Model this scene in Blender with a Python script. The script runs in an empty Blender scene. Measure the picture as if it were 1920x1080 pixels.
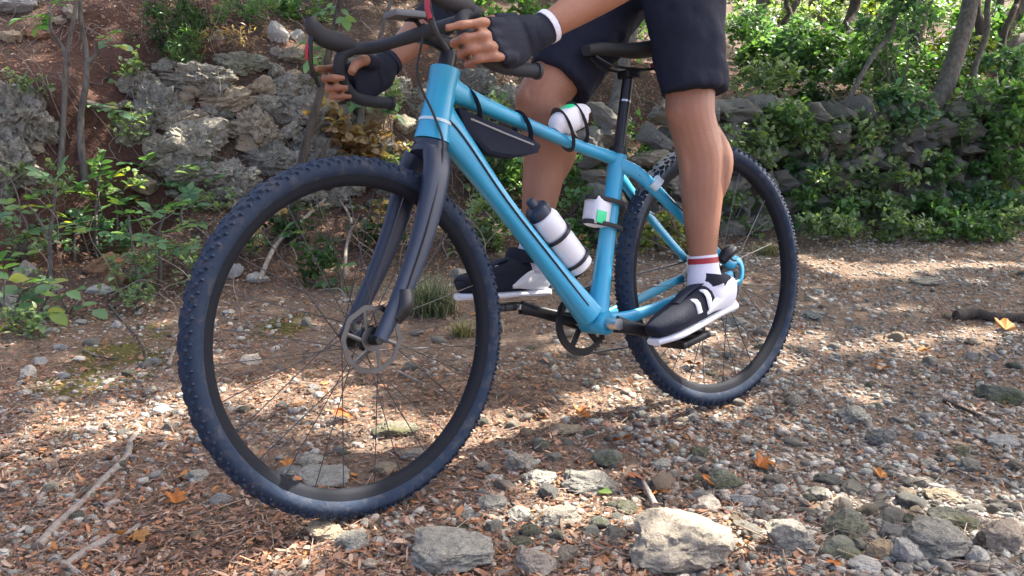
import bpy, bmesh, math, random
import numpy as np
from mathutils import Vector, Matrix

random.seed(7)
RNG = np.random.default_rng(7)
SC = bpy.context.scene
COL = SC.collection

# ------------------------------------------------------------------ camera
FPX, PITCH, CAMH = 1614.4, 0.2266, 0.852
cam_data = bpy.data.cameras.new('camera')
cam = bpy.data.objects.new('camera', cam_data)
COL.objects.link(cam)
cam.location = (0, 0, CAMH)
cam.rotation_euler = (math.pi / 2 - PITCH, 0, 0)
cam_data.sensor_width = 36
cam_data.lens = FPX / 1920 * 36
cam_data.clip_start = 0.05
cam_data.clip_end = 400
SC.camera = cam

# ------------------------------------------------------------------ sky, sun, exposure
SUN_EL = math.radians(50)
SUN_H = np.array([0.82, 0.57]); SUN_H /= np.linalg.norm(SUN_H)      # horizontal direction towards the sun
SUN_DIR = np.array([SUN_H[0] * math.cos(SUN_EL), SUN_H[1] * math.cos(SUN_EL), math.sin(SUN_EL)])
world = bpy.data.worlds.new('World'); SC.world = world; world.use_nodes = True
wn = world.node_tree.nodes; wl = world.node_tree.links
sky = wn.new('ShaderNodeTexSky'); sky.sky_type = 'NISHITA'; sky.sun_disc = False
sky.air_density = .35; sky.dust_density = 5.0; sky.ozone_density = .4
sky.sun_elevation = SUN_EL; sky.sun_rotation = math.atan2(SUN_H[0], SUN_H[1])
bg = wn['Background']; bg.inputs['Strength'].default_value = 0.15
wl.new(sky.outputs[0], bg.inputs['Color'])
sd = bpy.data.lights.new('sun', 'SUN'); sd.energy = 3.3; sd.angle = math.radians(0.53); sd.color = (1.0, 0.92, 0.82)
sun = bpy.data.objects.new('sun', sd); COL.objects.link(sun)
sun.location = (6, 5, 9)
sun.rotation_euler = Vector(SUN_DIR).to_track_quat('Z', 'Y').to_euler()
vs = SC.view_settings
vs.view_transform = 'Standard'; vs.look = 'None'; vs.gamma = 1; vs.use_curve_mapping = False
vs.exposure = 2.65
SC.render.engine = 'CYCLES'
SC.cycles.use_denoising = True
SC.cycles.max_bounces = 6; SC.cycles.diffuse_bounces = 3; SC.cycles.glossy_bounces = 2
SC.cycles.transmission_bounces = 3; SC.cycles.transparent_max_bounces = 6
SC.cycles.caustics_reflective = False; SC.cycles.caustics_refractive = False
SC.render.use_motion_blur = False

# ------------------------------------------------------------------ small maths
def _hash(i, j, k, seed):
    n = (i.astype(np.int64) * 374761393 + j.astype(np.int64) * 668265263 + k.astype(np.int64) * 2147483647 + seed * 1274126177) & 0xffffffff
    n = ((n ^ (n >> 13)) * 1274126177) & 0xffffffff
    n = (n ^ (n >> 16)) & 0xffffffff
    return n / 4294967295.0 * 2 - 1

def vnoise(x, y, z=0.0, seed=0):
    x, y, z = np.broadcast_arrays(np.asarray(x, float), np.asarray(y, float), np.asarray(z, float))
    xi, yi, zi = np.floor(x), np.floor(y), np.floor(z)
    fx, fy, fz = x - xi, y - yi, z - zi
    fx, fy, fz = fx * fx * (3 - 2 * fx), fy * fy * (3 - 2 * fy), fz * fz * (3 - 2 * fz)
    r = 0
    for a in (0, 1):
        for b in (0, 1):
            for c in (0, 1):
                w = (fx if a else 1 - fx) * (fy if b else 1 - fy) * (fz if c else 1 - fz)
                r = r + w * _hash(xi + a, yi + b, zi + c, seed)
    return r

def fbm(x, y, z=0.0, seed=0, octv=4, gain=0.5):
    x = np.asarray(x, float); y = np.asarray(y, float); z = np.asarray(z, float)
    r, a, f = 0, 1.0, 1.0
    for o in range(octv):
        r = r + a * vnoise(x * f, y * f, z * f, seed + o * 17)
        a *= gain; f *= 2.03
    return r

def sstep(a, b, x):
    t = np.clip((np.asarray(x, float) - a) / (b - a), 0, 1)
    return t * t * (3 - 2 * t)

def ray(u, v):
    c, s = math.cos(PITCH), math.sin(PITCH)
    q = (540 - v) / FPX
    return np.array([(u - 960) / FPX, c + q * s, -s + q * c])

def at(u, v, d):
    """point at optical depth d on the line of sight of photo pixel (u, v)"""
    return np.array([0, 0, CAMH]) + ray(u, v) * d

# ------------------------------------------------------------------ terrain height
EX = np.array([-40, -6, -1.94, -1.12, -0.15, 1.31, 3.02, 8, 40.])
EY = np.array([-4., 1.9, 3.10, 3.44, 3.92, 4.73, 5.13, 6.0, 10.])
PL_S = np.array([0, .35, .75, 1.05, 1.38, 1.6, 2.6, 8, 12]); PL_Z = np.array([0, .06, .17, .27, .95, 1.06, 1.58, 4.4, 5.2])
PR_S = np.array([0, .15, .30, .52, .80, 1.6, 3.0, 6.0, 12]); PR_Z = np.array([0, .02, .08, .62, .76, .93, 1.16, 2.0, 5.2])

def edge_s(x, y):
    return (np.asarray(y, float) - np.interp(x, EX, EY)) * 0.89

def H0(x, y):
    x = np.asarray(x, float); y = np.asarray(y, float)
    s = edge_s(x, y) + 0.07 * fbm(x * 1.7, y * 1.7, seed=3, octv=3)
    zl = np.interp(s, PL_S, PL_Z); zr = np.interp(s, PR_S, PR_Z)
    w = sstep(0.2, 1.5, x)
    z = zl * (1 - w) + zr * w
    # scooped bare soil between the boulder and the outcrop on the left
    sc = np.exp(-((x + 2.02) / 0.30) ** 2) * sstep(0.5, 0.9, s) * (1 - sstep(1.45, 1.9, s))
    z = z - 0.16 * sc
    z = z + sstep(0.1, 0.9, s) * 0.06 * fbm(x * 2.5, y * 2.5, seed=9, octv=4)
    near = 1 - sstep(0.0, 0.5, s)
    z = z + near * (0.018 * fbm(x * 1.3, y * 1.3, seed=5, octv=3))
    # shallow stony rise at the near right
    z = z + near * 0.05 * np.exp(-((x - 0.75) / 0.7) ** 2 - ((y - 1.35) / 0.25) ** 2)
    return z

def H(x, y):
    x = np.asarray(x, float); y = np.asarray(y, float)
    z = H0(x, y)
    # keep the two tyre contact points level with the wheels
    for (cx, cy, cz) in ((0.588, 2.264, -0.004), (-0.276, 1.616, 0.004)):
        g = np.exp(-((x - cx) ** 2 + (y - cy) ** 2) / 0.16 ** 2)
        z = z * (1 - g) + cz * g
    return z + 0.004 * fbm(x * 14, y * 14, seed=11, octv=3)

def ground(u, v):
    d = ray(u, v); t = np.arange(1.0, 16, 0.006)
    P = np.array([0, 0, CAMH])[None] + t[:, None] * d[None]
    hit = np.nonzero(P[:, 2] < H(P[:, 0], P[:, 1]))[0]
    k = hit[0] if len(hit) else len(t) - 1
    return P[k], t[k]

# ------------------------------------------------------------------ materials
MATS = {}
class NT:
    def __init__(s, name):
        s.m = bpy.data.materials.new(name); s.m.use_nodes = True
        s.n = s.m.node_tree.nodes; s.l = s.m.node_tree.links
        s.b = s.n['Principled BSDF']; s.out = s.n['Material Output']
        MATS[name] = s.m
    def node(s, t, **kw):
        o = s.n.new(t)
        for k, v in kw.items():
            if hasattr(o, k) and k not in ('Scale',): setattr(o, k, v)
            else: o.inputs[k].default_value = v
        return o
    def link(s, a, b): s.l.new(a, b)
    def coord(s, kind='Object'):
        return s.node('ShaderNodeTexCoord').outputs[kind]
    def noise(s, scale, detail=6, rough=.6, vec=None, dist=0):
        o = s.node('ShaderNodeTexNoise'); o.inputs['Scale'].default_value = scale; o.inputs['Detail'].default_value = detail
        o.inputs['Roughness'].default_value = rough; o.inputs['Distortion'].default_value = dist
        if vec is not None: s.link(vec, o.inputs['Vector'])
        return o.outputs['Fac']
    def vor(s, scale, vec=None, feature='F1', out='Distance'):
        o = s.node('ShaderNodeTexVoronoi'); o.feature = feature; o.inputs['Scale'].default_value = scale
        if vec is not None: s.link(vec, o.inputs['Vector'])
        return o.outputs[out]
    def ramp(s, fac, stops, interp='LINEAR'):
        r = s.node('ShaderNodeValToRGB'); r.color_ramp.interpolation = interp
        el = r.color_ramp.elements
        while len(el) < len(stops): el.new(.5)
        for e, (p, c) in zip(el, stops):
            e.position = p; e.color = (*c, 1) if len(c) == 3 else c
        s.link(fac, r.inputs[0]); return r.outputs['Color']
    def mix(s, fac, a, b, mode='MIX'):
        m = s.node('ShaderNodeMix'); m.data_type = 'RGBA'; m.blend_type = mode
        for sock, val in ((m.inputs[0], fac), (m.inputs[6], a), (m.inputs[7], b)):
            if hasattr(val, 'is_linked'): s.link(val, sock)
            elif isinstance(val, (int, float)): sock.default_value = val
            else: sock.default_value = (*val, 1)
        return m.outputs[2]
    def math(s, op, a, b=0.0):
        m = s.node('ShaderNodeMath'); m.operation = op
        for sock, val in ((m.inputs[0], a), (m.inputs[1], b)):
            if hasattr(val, 'is_linked'): s.link(val, sock)
            else: sock.default_value = val
        return m.outputs[0]
    def bump(s, h, strength=.5, dist=.01):
        b = s.node('ShaderNodeBump'); b.inputs['Strength'].default_value = strength; b.inputs['Distance'].default_value = dist
        s.link(h, b.inputs['Height']); s.link(b.outputs[0], s.b.inputs['Normal'])
    def base(s, c, rough=.7, spec=None, metal=0):
        if hasattr(c, 'is_linked'): s.link(c, s.b.inputs['Base Color'])
        else: s.b.inputs['Base Color'].default_value = (*c, 1)
        if hasattr(rough, 'is_linked'): s.link(rough, s.b.inputs['Roughness'])
        else: s.b.inputs['Roughness'].default_value = rough
        if spec is not None: s.b.inputs['Specular IOR Level'].default_value = spec
        s.b.inputs['Metallic'].default_value = metal
        return s.m
    def attr(s, name, out='Color'):
        a = s.node('ShaderNodeAttribute'); a.attribute_name = name; return a.outputs[out]

def simple(name, c, rough=.5, metal=0, nscale=60, var=.25, bump=0.0, spec=None, coat=0):
    t = NT(name); n = t.noise(nscale, 5, .6, t.coord())
    col = t.mix(n, tuple(x * (1 - var) for x in c), tuple(min(1, x * (1 + var)) for x in c))
    t.base(col, rough, spec, metal)
    if coat: t.b.inputs['Coat Weight'].default_value = coat; t.b.inputs['Coat Roughness'].default_value = .12
    if bump: t.bump(n, bump, .004)
    return t.m

def mat_ground():
    t = NT('trail_soil'); co = t.coord()
    n1 = t.noise(3.2, 8, .65, co); n2 = t.noise(45, 8, .7, co); v = t.vor(70, co)
    base = t.ramp(n2, [(.25, (.075, .052, .038)), (.5, (.180, .130, .092)), (.72, (.310, .248, .192))])
    base = t.mix(t.math('MULTIPLY', n1, .6), base, (.155, .105, .080))
    z = t.node('ShaderNodeSeparateColor'); t.link(t.attr('zone'), z.inputs[0])
    red = t.ramp(n2, [(.3, (.048, .025, .018)), (.7, (.115, .062, .046))])
    base = t.mix(z.outputs[0], base, red)
    moss = t.ramp(t.noise(160, 4, .7, co), [(.3, (.035, .035, .008)), (.7, (.135, .125, .025))])
    hum = t.ramp(n2, [(.3, (.030, .021, .016)), (.7, (.105, .074, .056))])
    base = t.mix(z.outputs[2], base, hum)
    base = t.mix(z.outputs[0], base, red)
    base = t.mix(z.outputs[1], base, moss)
    t.base(base, .95, .15)
    h = t.math('ADD', t.math('MULTIPLY', n2, 1.0), t.math('MULTIPLY', v, -.5))
    t.bump(h, .9, .012)
mat_ground()

def mat_rock(name, dark, mid, light, scale=1.0, moss=0.0, lich=.5, attr=False, pits=0.0, stain=0.0, objvar=.35):
    t = NT(name); co = t.coord()
    n1 = t.noise(9 * scale, 9, .72, co, .4); n2 = t.noise(60 * scale, 7, .75, co); n3 = t.noise(2.5 * scale, 3, .5, co)
    c = t.ramp(n1, [(.30, dark), (.47, mid), (.70, light)])
    c = t.mix(.55, c, t.ramp(n2, [(.30, tuple(x * .45 for x in mid)), (.5, mid), (.72, tuple(min(1, x * 1.25) for x in light))]), 'MIX')
    # lichen: pale crust and black pits with shapes of their own
    vl = t.noise(26 * scale, 6, .8, co, 1.2)
    c = t.mix(t.math('MULTIPLY', t.ramp(vl, [(.56, (0, 0, 0)), (.64, (1, 1, 1))]), lich), c, (.47, .46, .42))
    c = t.mix(t.math('MULTIPLY', t.ramp(vl, [(.34, (1, 1, 1)), (.43, (0, 0, 0))]), lich * .9), c, (.055, .052, .046))
    if stain:
        c = t.mix(t.math('MULTIPLY', t.ramp(t.noise(4.5 * scale, 6, .65, co, .8), [(.50, (0, 0, 0)), (.66, (1, 1, 1))]), stain), c, (.15, .10, .065))
    if pits:
        vp = t.noise(75 * scale, 5, .8, co, .8); lp = t.noise(14 * scale, 4, .6, co)
        c = t.mix(t.math('MULTIPLY', t.math('MULTIPLY', t.ramp(vp, [(.42, (1, 1, 1)), (.50, (0, 0, 0))]), t.ramp(lp, [(.40, (0, 0, 0)), (.56, (1, 1, 1))])), pits), c, (.05, .047, .042))
    if moss:
        g = t.node('ShaderNodeNewGeometry'); sp = t.node('ShaderNodeSeparateXYZ'); t.link(g.outputs['Normal'], sp.inputs[0])
        up = t.math('MULTIPLY', t.ramp(sp.outputs[2], [(.25, (0, 0, 0)), (.8, (1, 1, 1))]), t.ramp(n3, [(.42, (0, 0, 0)), (.60, (1, 1, 1))]))
        c = t.mix(t.math('MULTIPLY', up, moss), c, t.ramp(n2, [(.3, (.035, .045, .012)), (.7, (.13, .14, .035))]))
    if attr:
        c = t.mix(1.0, c, t.attr('tone'), 'MULTIPLY')
    else:
        r = t.node('ShaderNodeObjectInfo').outputs['Random']
        c = t.mix(1.0, c, t.ramp(r, [(0, (1 - objvar, 1 - objvar * .95, 1 - objvar * .9)), (.5, (1, .97, .93)), (.8, (1.1, 1.08, 1.04)), (1, (1.15, 1.0, .86))]), 'MULTIPLY')
    t.base(c, .88, .25)
    t.bump(t.math('ADD', t.math('MULTIPLY', n1, 1.0), t.math('MULTIPLY', n2, .8)), 1.0, .016)
mat_rock('limestone', (.16, .155, .13), (.32, .31, .265), (.50, .48, .42), 1.6, 0, .45, pits=.5)
mat_rock('mossy_limestone', (.10, .105, .08), (.22, .225, .18), (.36, .36, .30), 1.6, .85, .35)
mat_rock('outcrop_rock', (.075, .068, .054), (.285, .27, .22), (.56, .535, .465), 1.0, .35, .8, pits=.9, stain=.55)
mat_rock('wall_rock', (.12, .112, .095), (.35, .335, .285), (.60, .57, .50), 1.2, .3, .6, pits=.6)
mat_rock('tan_rock', (.16, .12, .08), (.33, .27, .19), (.47, .42, .33), 1.4, .15, .25)
mat_rock('brown_rock', (.12, .06, .03), (.24, .13, .07), (.36, .24, .15), 1.6, 0, .1)
mat_rock('pink_rock', (.17, .145, .115), (.33, .285, .235), (.46, .41, .35), 1.6, 0, .4, pits=.4)
mat_rock('buff_rock', (.26, .22, .17), (.44, .39, .31), (.58, .53, .45), 1.8, .1, .35, pits=.35)
mat_rock('pale_rock', (.28, .275, .255), (.44, .43, .40), (.58, .57, .53), 2.2, 0, .15)
mat_rock('gravel_stone', (.42, .41, .385), (.66, .645, .605), (.9, .88, .83), 2.5, 0, .2, attr=True)

def mat_leaf(name, trans=.48, rough=.45, attr='tone'):
    t = NT(name)
    c = t.attr(attr)
    n = t.noise(40, 3, .5, t.coord())
    c = t.mix(1.0, c, t.ramp(n, [(.3, (.78, .8, .78)), (.7, (1.15, 1.12, 1.1))]), 'MULTIPLY')
    t.base(c, rough, .5)
    tr = t.node('ShaderNodeBsdfTranslucent'); t.link(t.mix(1.0, c, (1.25, 1.35, .55), 'MULTIPLY'), tr.inputs[0])
    mx = t.node('ShaderNodeMixShader'); mx.inputs[0].default_value = trans
    t.link(t.b.outputs[0], mx.inputs[1]); t.link(tr.outputs[0], mx.inputs[2]); t.link(mx.outputs[0], t.out.inputs[0])
mat_leaf('foliage', .48, .36)
mat_leaf('litter', .12, .8)

def mat_leaf_obj():
    t = NT('sapling_leaf'); r = t.node('ShaderNodeObjectInfo').outputs['Random']
    c = t.ramp(r, [(0, (.055, .14, .07)), (.4, (.095, .21, .085)), (.75, (.15, .28, .12)), (.93, (.17, .27, .06)), (1, (.38, .36, .05))])
    c = t.mix(t.noise(35, 4, .6, t.coord()), c, t.mix(1.0, c, (1.3, 1.25, 1.2), 'MULTIPLY'))
    t.base(c, .42, .5)
    tr = t.node('ShaderNodeBsdfTranslucent'); t.link(t.mix(1.0, c, (1.3, 1.4, .55), 'MULTIPLY'), tr.inputs[0])
    mx = t.node('ShaderNodeMixShader'); mx.inputs[0].default_value = .48
    t.link(t.b.outputs[0], mx.inputs[1]); t.link(tr.outputs[0], mx.inputs[2]); t.link(mx.outputs[0], t.out.inputs[0])
mat_leaf_obj()

def mat_orange():
    t = NT('orange_leaf'); r = t.node('ShaderNodeObjectInfo').outputs['Random']
    c = t.ramp(r, [(0, (.42, .14, .03)), (.5, (.55, .22, .05)), (.8, (.50, .33, .08)), (1, (.33, .12, .05))])
    c = t.mix(t.noise(60, 4, .6, t.coord()), c, t.mix(1.0, c, (.5, .45, .4), 'MULTIPLY'))
    t.base(c, .7, .3)
mat_orange()

def mat_bark(name, a, b):
    t = NT(name); co = t.coord()
    mp = t.node('ShaderNodeMapping'); mp.inputs['Scale'].default_value = (1, 1, .25); t.link(co, mp.inputs[0])
    n = t.noise(45, 7, .7, mp.outputs[0]); n2 = t.noise(7, 4, .5, co)
    c = t.mix(n2, t.ramp(n, [(.3, a), (.7, b)]), t.ramp(n, [(.3, tuple(x * .6 for x in a)), (.7, tuple(x * .85 for x in b))]))
    t.base(c, .9, .2); t.bump(n, .8, .008)
mat_bark('bark', (.07, .06, .05), (.21, .19, .165))
mat_bark('bark_dark', (.035, .028, .022), (.12, .10, .08))
mat_bark('dead_wood', (.17, .14, .115), (.40, .35, .30))

def mat_frame():
    t = NT('frame_blue'); co = t.coord(); n = t.noise(6, 4, .5, co)
    c = t.mix(n, (.022, .28, .46), (.030, .36, .57))
    mud = t.ramp(t.noise(130, 6, .75, co, .6), [(.60, (0, 0, 0)), (.67, (1, 1, 1))]); sm = t.ramp(t.noise(11, 5, .6, co), [(.45, (0, 0, 0)), (.8, (1, 1, 1))])
    k = t.math('ADD', t.math('MULTIPLY', mud, .30), t.math('MULTIPLY', sm, .16))
    c = t.mix(k, c, (.22, .18, .14))
    t.base(c, t.math('ADD', .34, t.math('MULTIPLY', k, .9)), .45)
    t.b.inputs['Coat Weight'].default_value = .25; t.b.inputs['Coat Roughness'].default_value = .2
mat_frame()
simple('frame_decal', (.50, .62, .66), .35, 0, 30, .05)
simple('carbon_dark', (.013, .022, .044), .42, 0, 40, .2)
def mat_tyre():
    t = NT('tyre_rubber'); co = t.coord(); n = t.noise(90, 5, .6, co)
    d = t.math('MULTIPLY', t.ramp(t.noise(38, 7, .7, co, .5), [(.50, (0, 0, 0)), (.68, (1, 1, 1))]), .30)
    c = t.mix(d, t.mix(n, (.012, .022, .043), (.021, .036, .064)), (.15, .125, .10))
    t.base(c, .82, .25); t.bump(n, .3, .004)
mat_tyre()
simple('rim_black', (.008, .010, .015), .75, 0, 40, .2, 0, .2)
simple('black_metal', (.018, .019, .022), .35, .4, 60, .2)
simple('bar_tape', (.016, .020, .026), .75, 0, 160, .35, .4)
simple('silver', (.55, .56, .57), .28, 1, 60, .1)
simple('rotor_steel', (.11, .11, .11), .45, 1, 60, .2)
simple('spoke_steel', (.05, .05, .055), .4, .5, 60, .1)
simple('red_trim', (.30, .012, .025), .45, 0, 40, .15)
simple('rubber_black', (.016, .017, .019), .7, 0, 90, .3)
def mat_skin():
    t = NT('skin'); co = t.coord(); n = t.noise(9, 5, .6, co); n2 = t.noise(180, 5, .7, co)
    c = t.mix(n, (.22, .092, .050), (.335, .165, .10))
    c = t.mix(t.math('MULTIPLY', t.ramp(n2, [(.56, (0, 0, 0)), (.70, (1, 1, 1))]), .35), c, (.15, .065, .038))
    t.base(c, .50, .4); t.bump(n2, .35, .003)
    t.b.inputs['Subsurface Weight'].default_value = .12; t.b.inputs['Subsurface Radius'].default_value = (.008, .003, .0015); t.b.inputs['Subsurface Scale'].default_value = 1.0
mat_skin()
simple('shorts_cloth', (.010, .013, .026), .85, 0, 220, .35, .25, .25)
simple('glove_cloth', (.012, .015, .026), .8, 0, 180, .4, .3, .25)
simple('white_cloth', (.62, .62, .70), .85, 0, 260, .08, .35, .2)
simple('white_plastic', (.66, .67, .70), .38, 0, 60, .05)
simple('grey_plastic', (.26, .27, .28), .45, 0, 60, .1)
simple('dark_plastic', (.09, .095, .10), .5, 0, 60, .1)
simple('green_print', (.03, .62, .25), .4, 0, 40, .08)
simple('bag_cloth', (.014, .018, .032), .85, 0, 200, .4, .3, .25)
simple('hair_brown', (.03, .02, .014), .7, 0, 120, .3)
def mat_grass():
    t = NT('grass_blade'); c = t.attr('tone'); t.base(c, .6, .3)
mat_grass()

# ------------------------------------------------------------------ mesh helpers
def tagit(o, label=None, cat=None, group=None, kind=None):
    if label: o['label'] = label
    if cat: o['category'] = cat
    if group: o['group'] = group
    if kind: o['kind'] = kind
    return o

def empty(name, loc=(0, 0, 0), label=None, cat=None, group=None):
    o = bpy.data.objects.new(name, None); COL.objects.link(o); o.location = loc
    o.empty_display_size = .1
    return tagit(o, label, cat, group)

def new_mesh(name, V, F, smooth=True, sharp=None):
    me = bpy.data.meshes.new(name)
    V = np.asarray(V, dtype=np.float32).reshape(-1, 3)
    if isinstance(F, np.ndarray):
        n, k = F.shape
        me.vertices.add(len(V)); me.vertices.foreach_set('co', V.ravel())
        me.loops.add(n * k); me.loops.foreach_set('vertex_index', F.astype(np.int32).ravel())
        me.polygons.add(n); me.polygons.foreach_set('loop_start', np.arange(0, n * k, k, dtype=np.int32))
        me.update(calc_edges=True); me.validate()
    else:
        me.from_pydata(V.tolist(), [], F); me.update()
    if smooth:
        me.polygons.foreach_set('use_smooth', np.ones(len(me.polygons), dtype=bool))
        if sharp: me.set_sharp_from_angle(angle=math.radians(sharp))
    return me

def link(name, me, mat, parent=None, loc=None):
    o = bpy.data.objects.new(name, me); COL.objects.link(o)
    if mat is not None and len(me.materials) == 0: me.materials.append(MATS[mat] if isinstance(mat, str) else mat)
    if parent is not None: o.parent = parent
    if loc is not None: o.location = loc
    return o

def set_tone(me, cols, name='tone'):
    a = me.attributes.new(name, 'FLOAT_COLOR', 'POINT')
    c = np.ones((len(me.vertices), 4), np.float32); c[:, :3] = cols
    a.data.foreach_set('color', c.ravel())

class MB:
    """collects shapes; build() links them as one mesh object"""
    def __init__(s): s.V = []; s.F = []
    def add(s, V, F, M=None):
        o = len(s.V)
        for v in V:
            v = Vector(v)
            if M is not None: v = M @ v
            s.V.append(tuple(v))
        s.F += [tuple(i + o for i in f) for f in F]; return s
    def loft(s, pts, ra, rb=None, seg=12, up=(0, 0, 1), cap=True, sq=None, closed=False, M=None):
        """tube through pts; ra along the 'side' axis, rb along the 'up' axis; sq > 2 squares the section"""
        P = [Vector(p) for p in pts]; n = len(P)
        ra = list(ra) if hasattr(ra, '__len__') else [ra] * n
        rb = ra if rb is None else (list(rb) if hasattr(rb, '__len__') else [rb] * n)
        V = []; u = Vector(up)
        for i, p in enumerate(P):
            if closed: t = P[(i + 1) % n] - P[i - 1]
            else: t = P[min(i + 1, n - 1)] - P[max(i - 1, 0)]
            t.normalize()
            u2 = u - t * u.dot(t)
            if u2.length < 1e-3: u2 = t.orthogonal()
            u2.normalize(); u = u2
            w = t.cross(u)
            for k in range(seg):
                a = 2 * math.pi * k / seg; ca, sa = math.cos(a), math.sin(a)
                if sq: ca = math.copysign(abs(ca) ** (2 / sq), ca); sa = math.copysign(abs(sa) ** (2 / sq), sa)
                V.append(p + w * (ra[i] * ca) + u * (rb[i] * sa))
        F = []
        for i in range(n if closed else n - 1):
            j = (i + 1) % n
            for k in range(seg):
                l = (k + 1) % seg
                F.append((i * seg + k, i * seg + l, j * seg + l, j * seg + k))
        if cap and not closed:
            F.append(tuple(range(seg))[::-1]); F.append(tuple((n - 1) * seg + k for k in range(seg)))
        return s.add(V, F, M)
    def box(s, c, size, M=None, bev=0.0):
        bm = bmesh.new(); bmesh.ops.create_cube(bm, size=1)
        for v in bm.verts: v.co = Vector((v.co.x * size[0], v.co.y * size[1], v.co.z * size[2])) + Vector(c)
        if bev: bmesh.ops.bevel(bm, geom=bm.edges[:], offset=bev, segments=2, affect='EDGES', profile=.6)
        bm.verts.index_update()
        V = [v.co.copy() for v in bm.verts]; F = [tuple(v.index for v in f.verts) for f in bm.faces]; bm.free()
        return s.add(V, F, M)
    def lathe_y(s, prof, c=(0, 0, 0), seg=48, M=None, closed=False):
        """revolve profile [(radius, y)] about the y axis through c"""
        V = []; n = len(prof)
        for k in range(seg):
            a = 2 * math.pi * k / seg
            for r, y in prof: V.append((c[0] + r * math.cos(a), c[1] + y, c[2] + r * math.sin(a)))
        F = []
        for k in range(seg):
            l = (k + 1) % seg
            for i in range(n if closed else n - 1):
                j = (i + 1) % n
                F.append((k * n + i, k * n + j, l * n + j, l * n + i))
        return s.add(V, F, M)
    def build(s, name, mat, parent=None, smooth=True, sharp=50):
        me = new_mesh(name, s.V, s.F, smooth, sharp)
        return link(name, me, mat, parent)

def spline(pts, n=8):
    """Catmull-Rom through pts"""
    P = [np.array(p, float) for p in pts]; P = [2 * P[0] - P[1]] + P + [2 * P[-1] - P[-2]]
    out = []
    for i in range(1, len(P) - 2):
        for k in range(n):
            t = k / n; a, b, c, d = P[i - 1], P[i], P[i + 1], P[i + 2]
            out.append(.5 * (2 * b + (c - a) * t + (2 * a - 5 * b + 4 * c - d) * t * t + (3 * b - a - 3 * c + d) * t ** 3))
    out.append(P[-2]); return out

def resample(vals, n):
    return list(np.interp(np.linspace(0, 1, n), np.linspace(0, 1, len(vals)), vals))

def smooth_tube(mb, pts, rads, n=6, seg=10, rb=None, up=(0, 0, 1), M=None, sq=None):
    sp = spline(pts, n)
    ra = spline([(r, 0, 0) for r in rads], n); ra = [max(.0004, r[0]) for r in ra]
    if rb is not None:
        q = spline([(r, 0, 0) for r in rb], n); rb = [max(.0004, r[0]) for r in q]
    mb.loft(sp, ra, rb, seg, up, True, sq, False, M); return mb

# templates -----------------------------------------------------------------
def ico(sub):
    bm = bmesh.new(); bmesh.ops.create_icosphere(bm, subdivisions=sub, radius=1)
    V = np.array([v.co[:] for v in bm.verts]); F = np.array([[v.index for v in f.verts] for f in bm.faces]); bm.free()
    return V, F
ICO = {k: ico(k) for k in (1, 2, 3, 4, 5)}

def rock_verts(sub, seed, cuts=9, rough=.06, freq=2.2, depth=(.55, .92), fine=.5, crack=0.0):
    V, F = ICO[sub]; V = V.copy(); r = np.random.default_rng(seed)
    for _ in range(cuts):
        n = r.normal(size=3); n /= np.linalg.norm(n); d = r.uniform(*depth)
        e = V @ n - d; V -= np.where(e > 0, e, 0)[:, None] * n * .93
    nn = V / np.linalg.norm(V, axis=1)[:, None]
    o = seed * 3.7
    V += nn * (rough * fbm(V[:, 0] * freq + o, V[:, 1] * freq, V[:, 2] * freq, seed=seed, octv=5, gain=fine))[:, None]
    if crack:
        c1 = np.abs(vnoise(V[:, 0] * 2.6 + o, V[:, 1] * 2.6, V[:, 2] * 4.2, seed=seed + 5)); c2 = np.abs(vnoise(V[:, 0] * 6 + o, V[:, 1] * 6, V[:, 2] * 8, seed=seed + 6))
        V -= nn * (crack * np.exp(-(c1 / .09) ** 2) + crack * .5 * np.exp(-(c2 / .12) ** 2) - crack * .25 * c2)[:, None]
    lo, hi = V.min(0), V.max(0)
    return (V - (lo + hi) / 2) / (hi - lo) * 2, F

def instance_mesh(name, Vt, Ft, R, T, cols=None, tone=None, smooth=True):
    """many copies of a triangle template in one mesh. R (N,3,3), T (N,3)"""
    N = len(T); n = len(Vt)
    V = np.einsum('nij,vj->nvi', R, Vt) + T[:, None, :]
    F = (Ft[None] + (np.arange(N) * n)[:, None, None]).reshape(-1, Ft.shape[1])
    me = new_mesh(name, V.reshape(-1, 3), F, smooth)
    if cols is not None: set_tone(me, np.repeat(cols, n, axis=0))
    return me

def rotz(a):
    c, s = np.cos(a), np.sin(a); z = np.zeros_like(c); o = np.ones_like(c)
    return np.stack([np.stack([c, -s, z], -1), np.stack([s, c, z], -1), np.stack([z, z, o], -1)], -2)
def rotx(a):
    c, s = np.cos(a), np.sin(a); z = np.zeros_like(c); o = np.ones_like(c)
    return np.stack([np.stack([o, z, z], -1), np.stack([z, c, -s], -1), np.stack([z, s, c], -1)], -2)
def roty(a):
    c, s = np.cos(a), np.sin(a); z = np.zeros_like(c); o = np.ones_like(c)
    return np.stack([np.stack([c, z, s], -1), np.stack([z, o, z], -1), np.stack([-s, z, c], -1)], -2)

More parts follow.
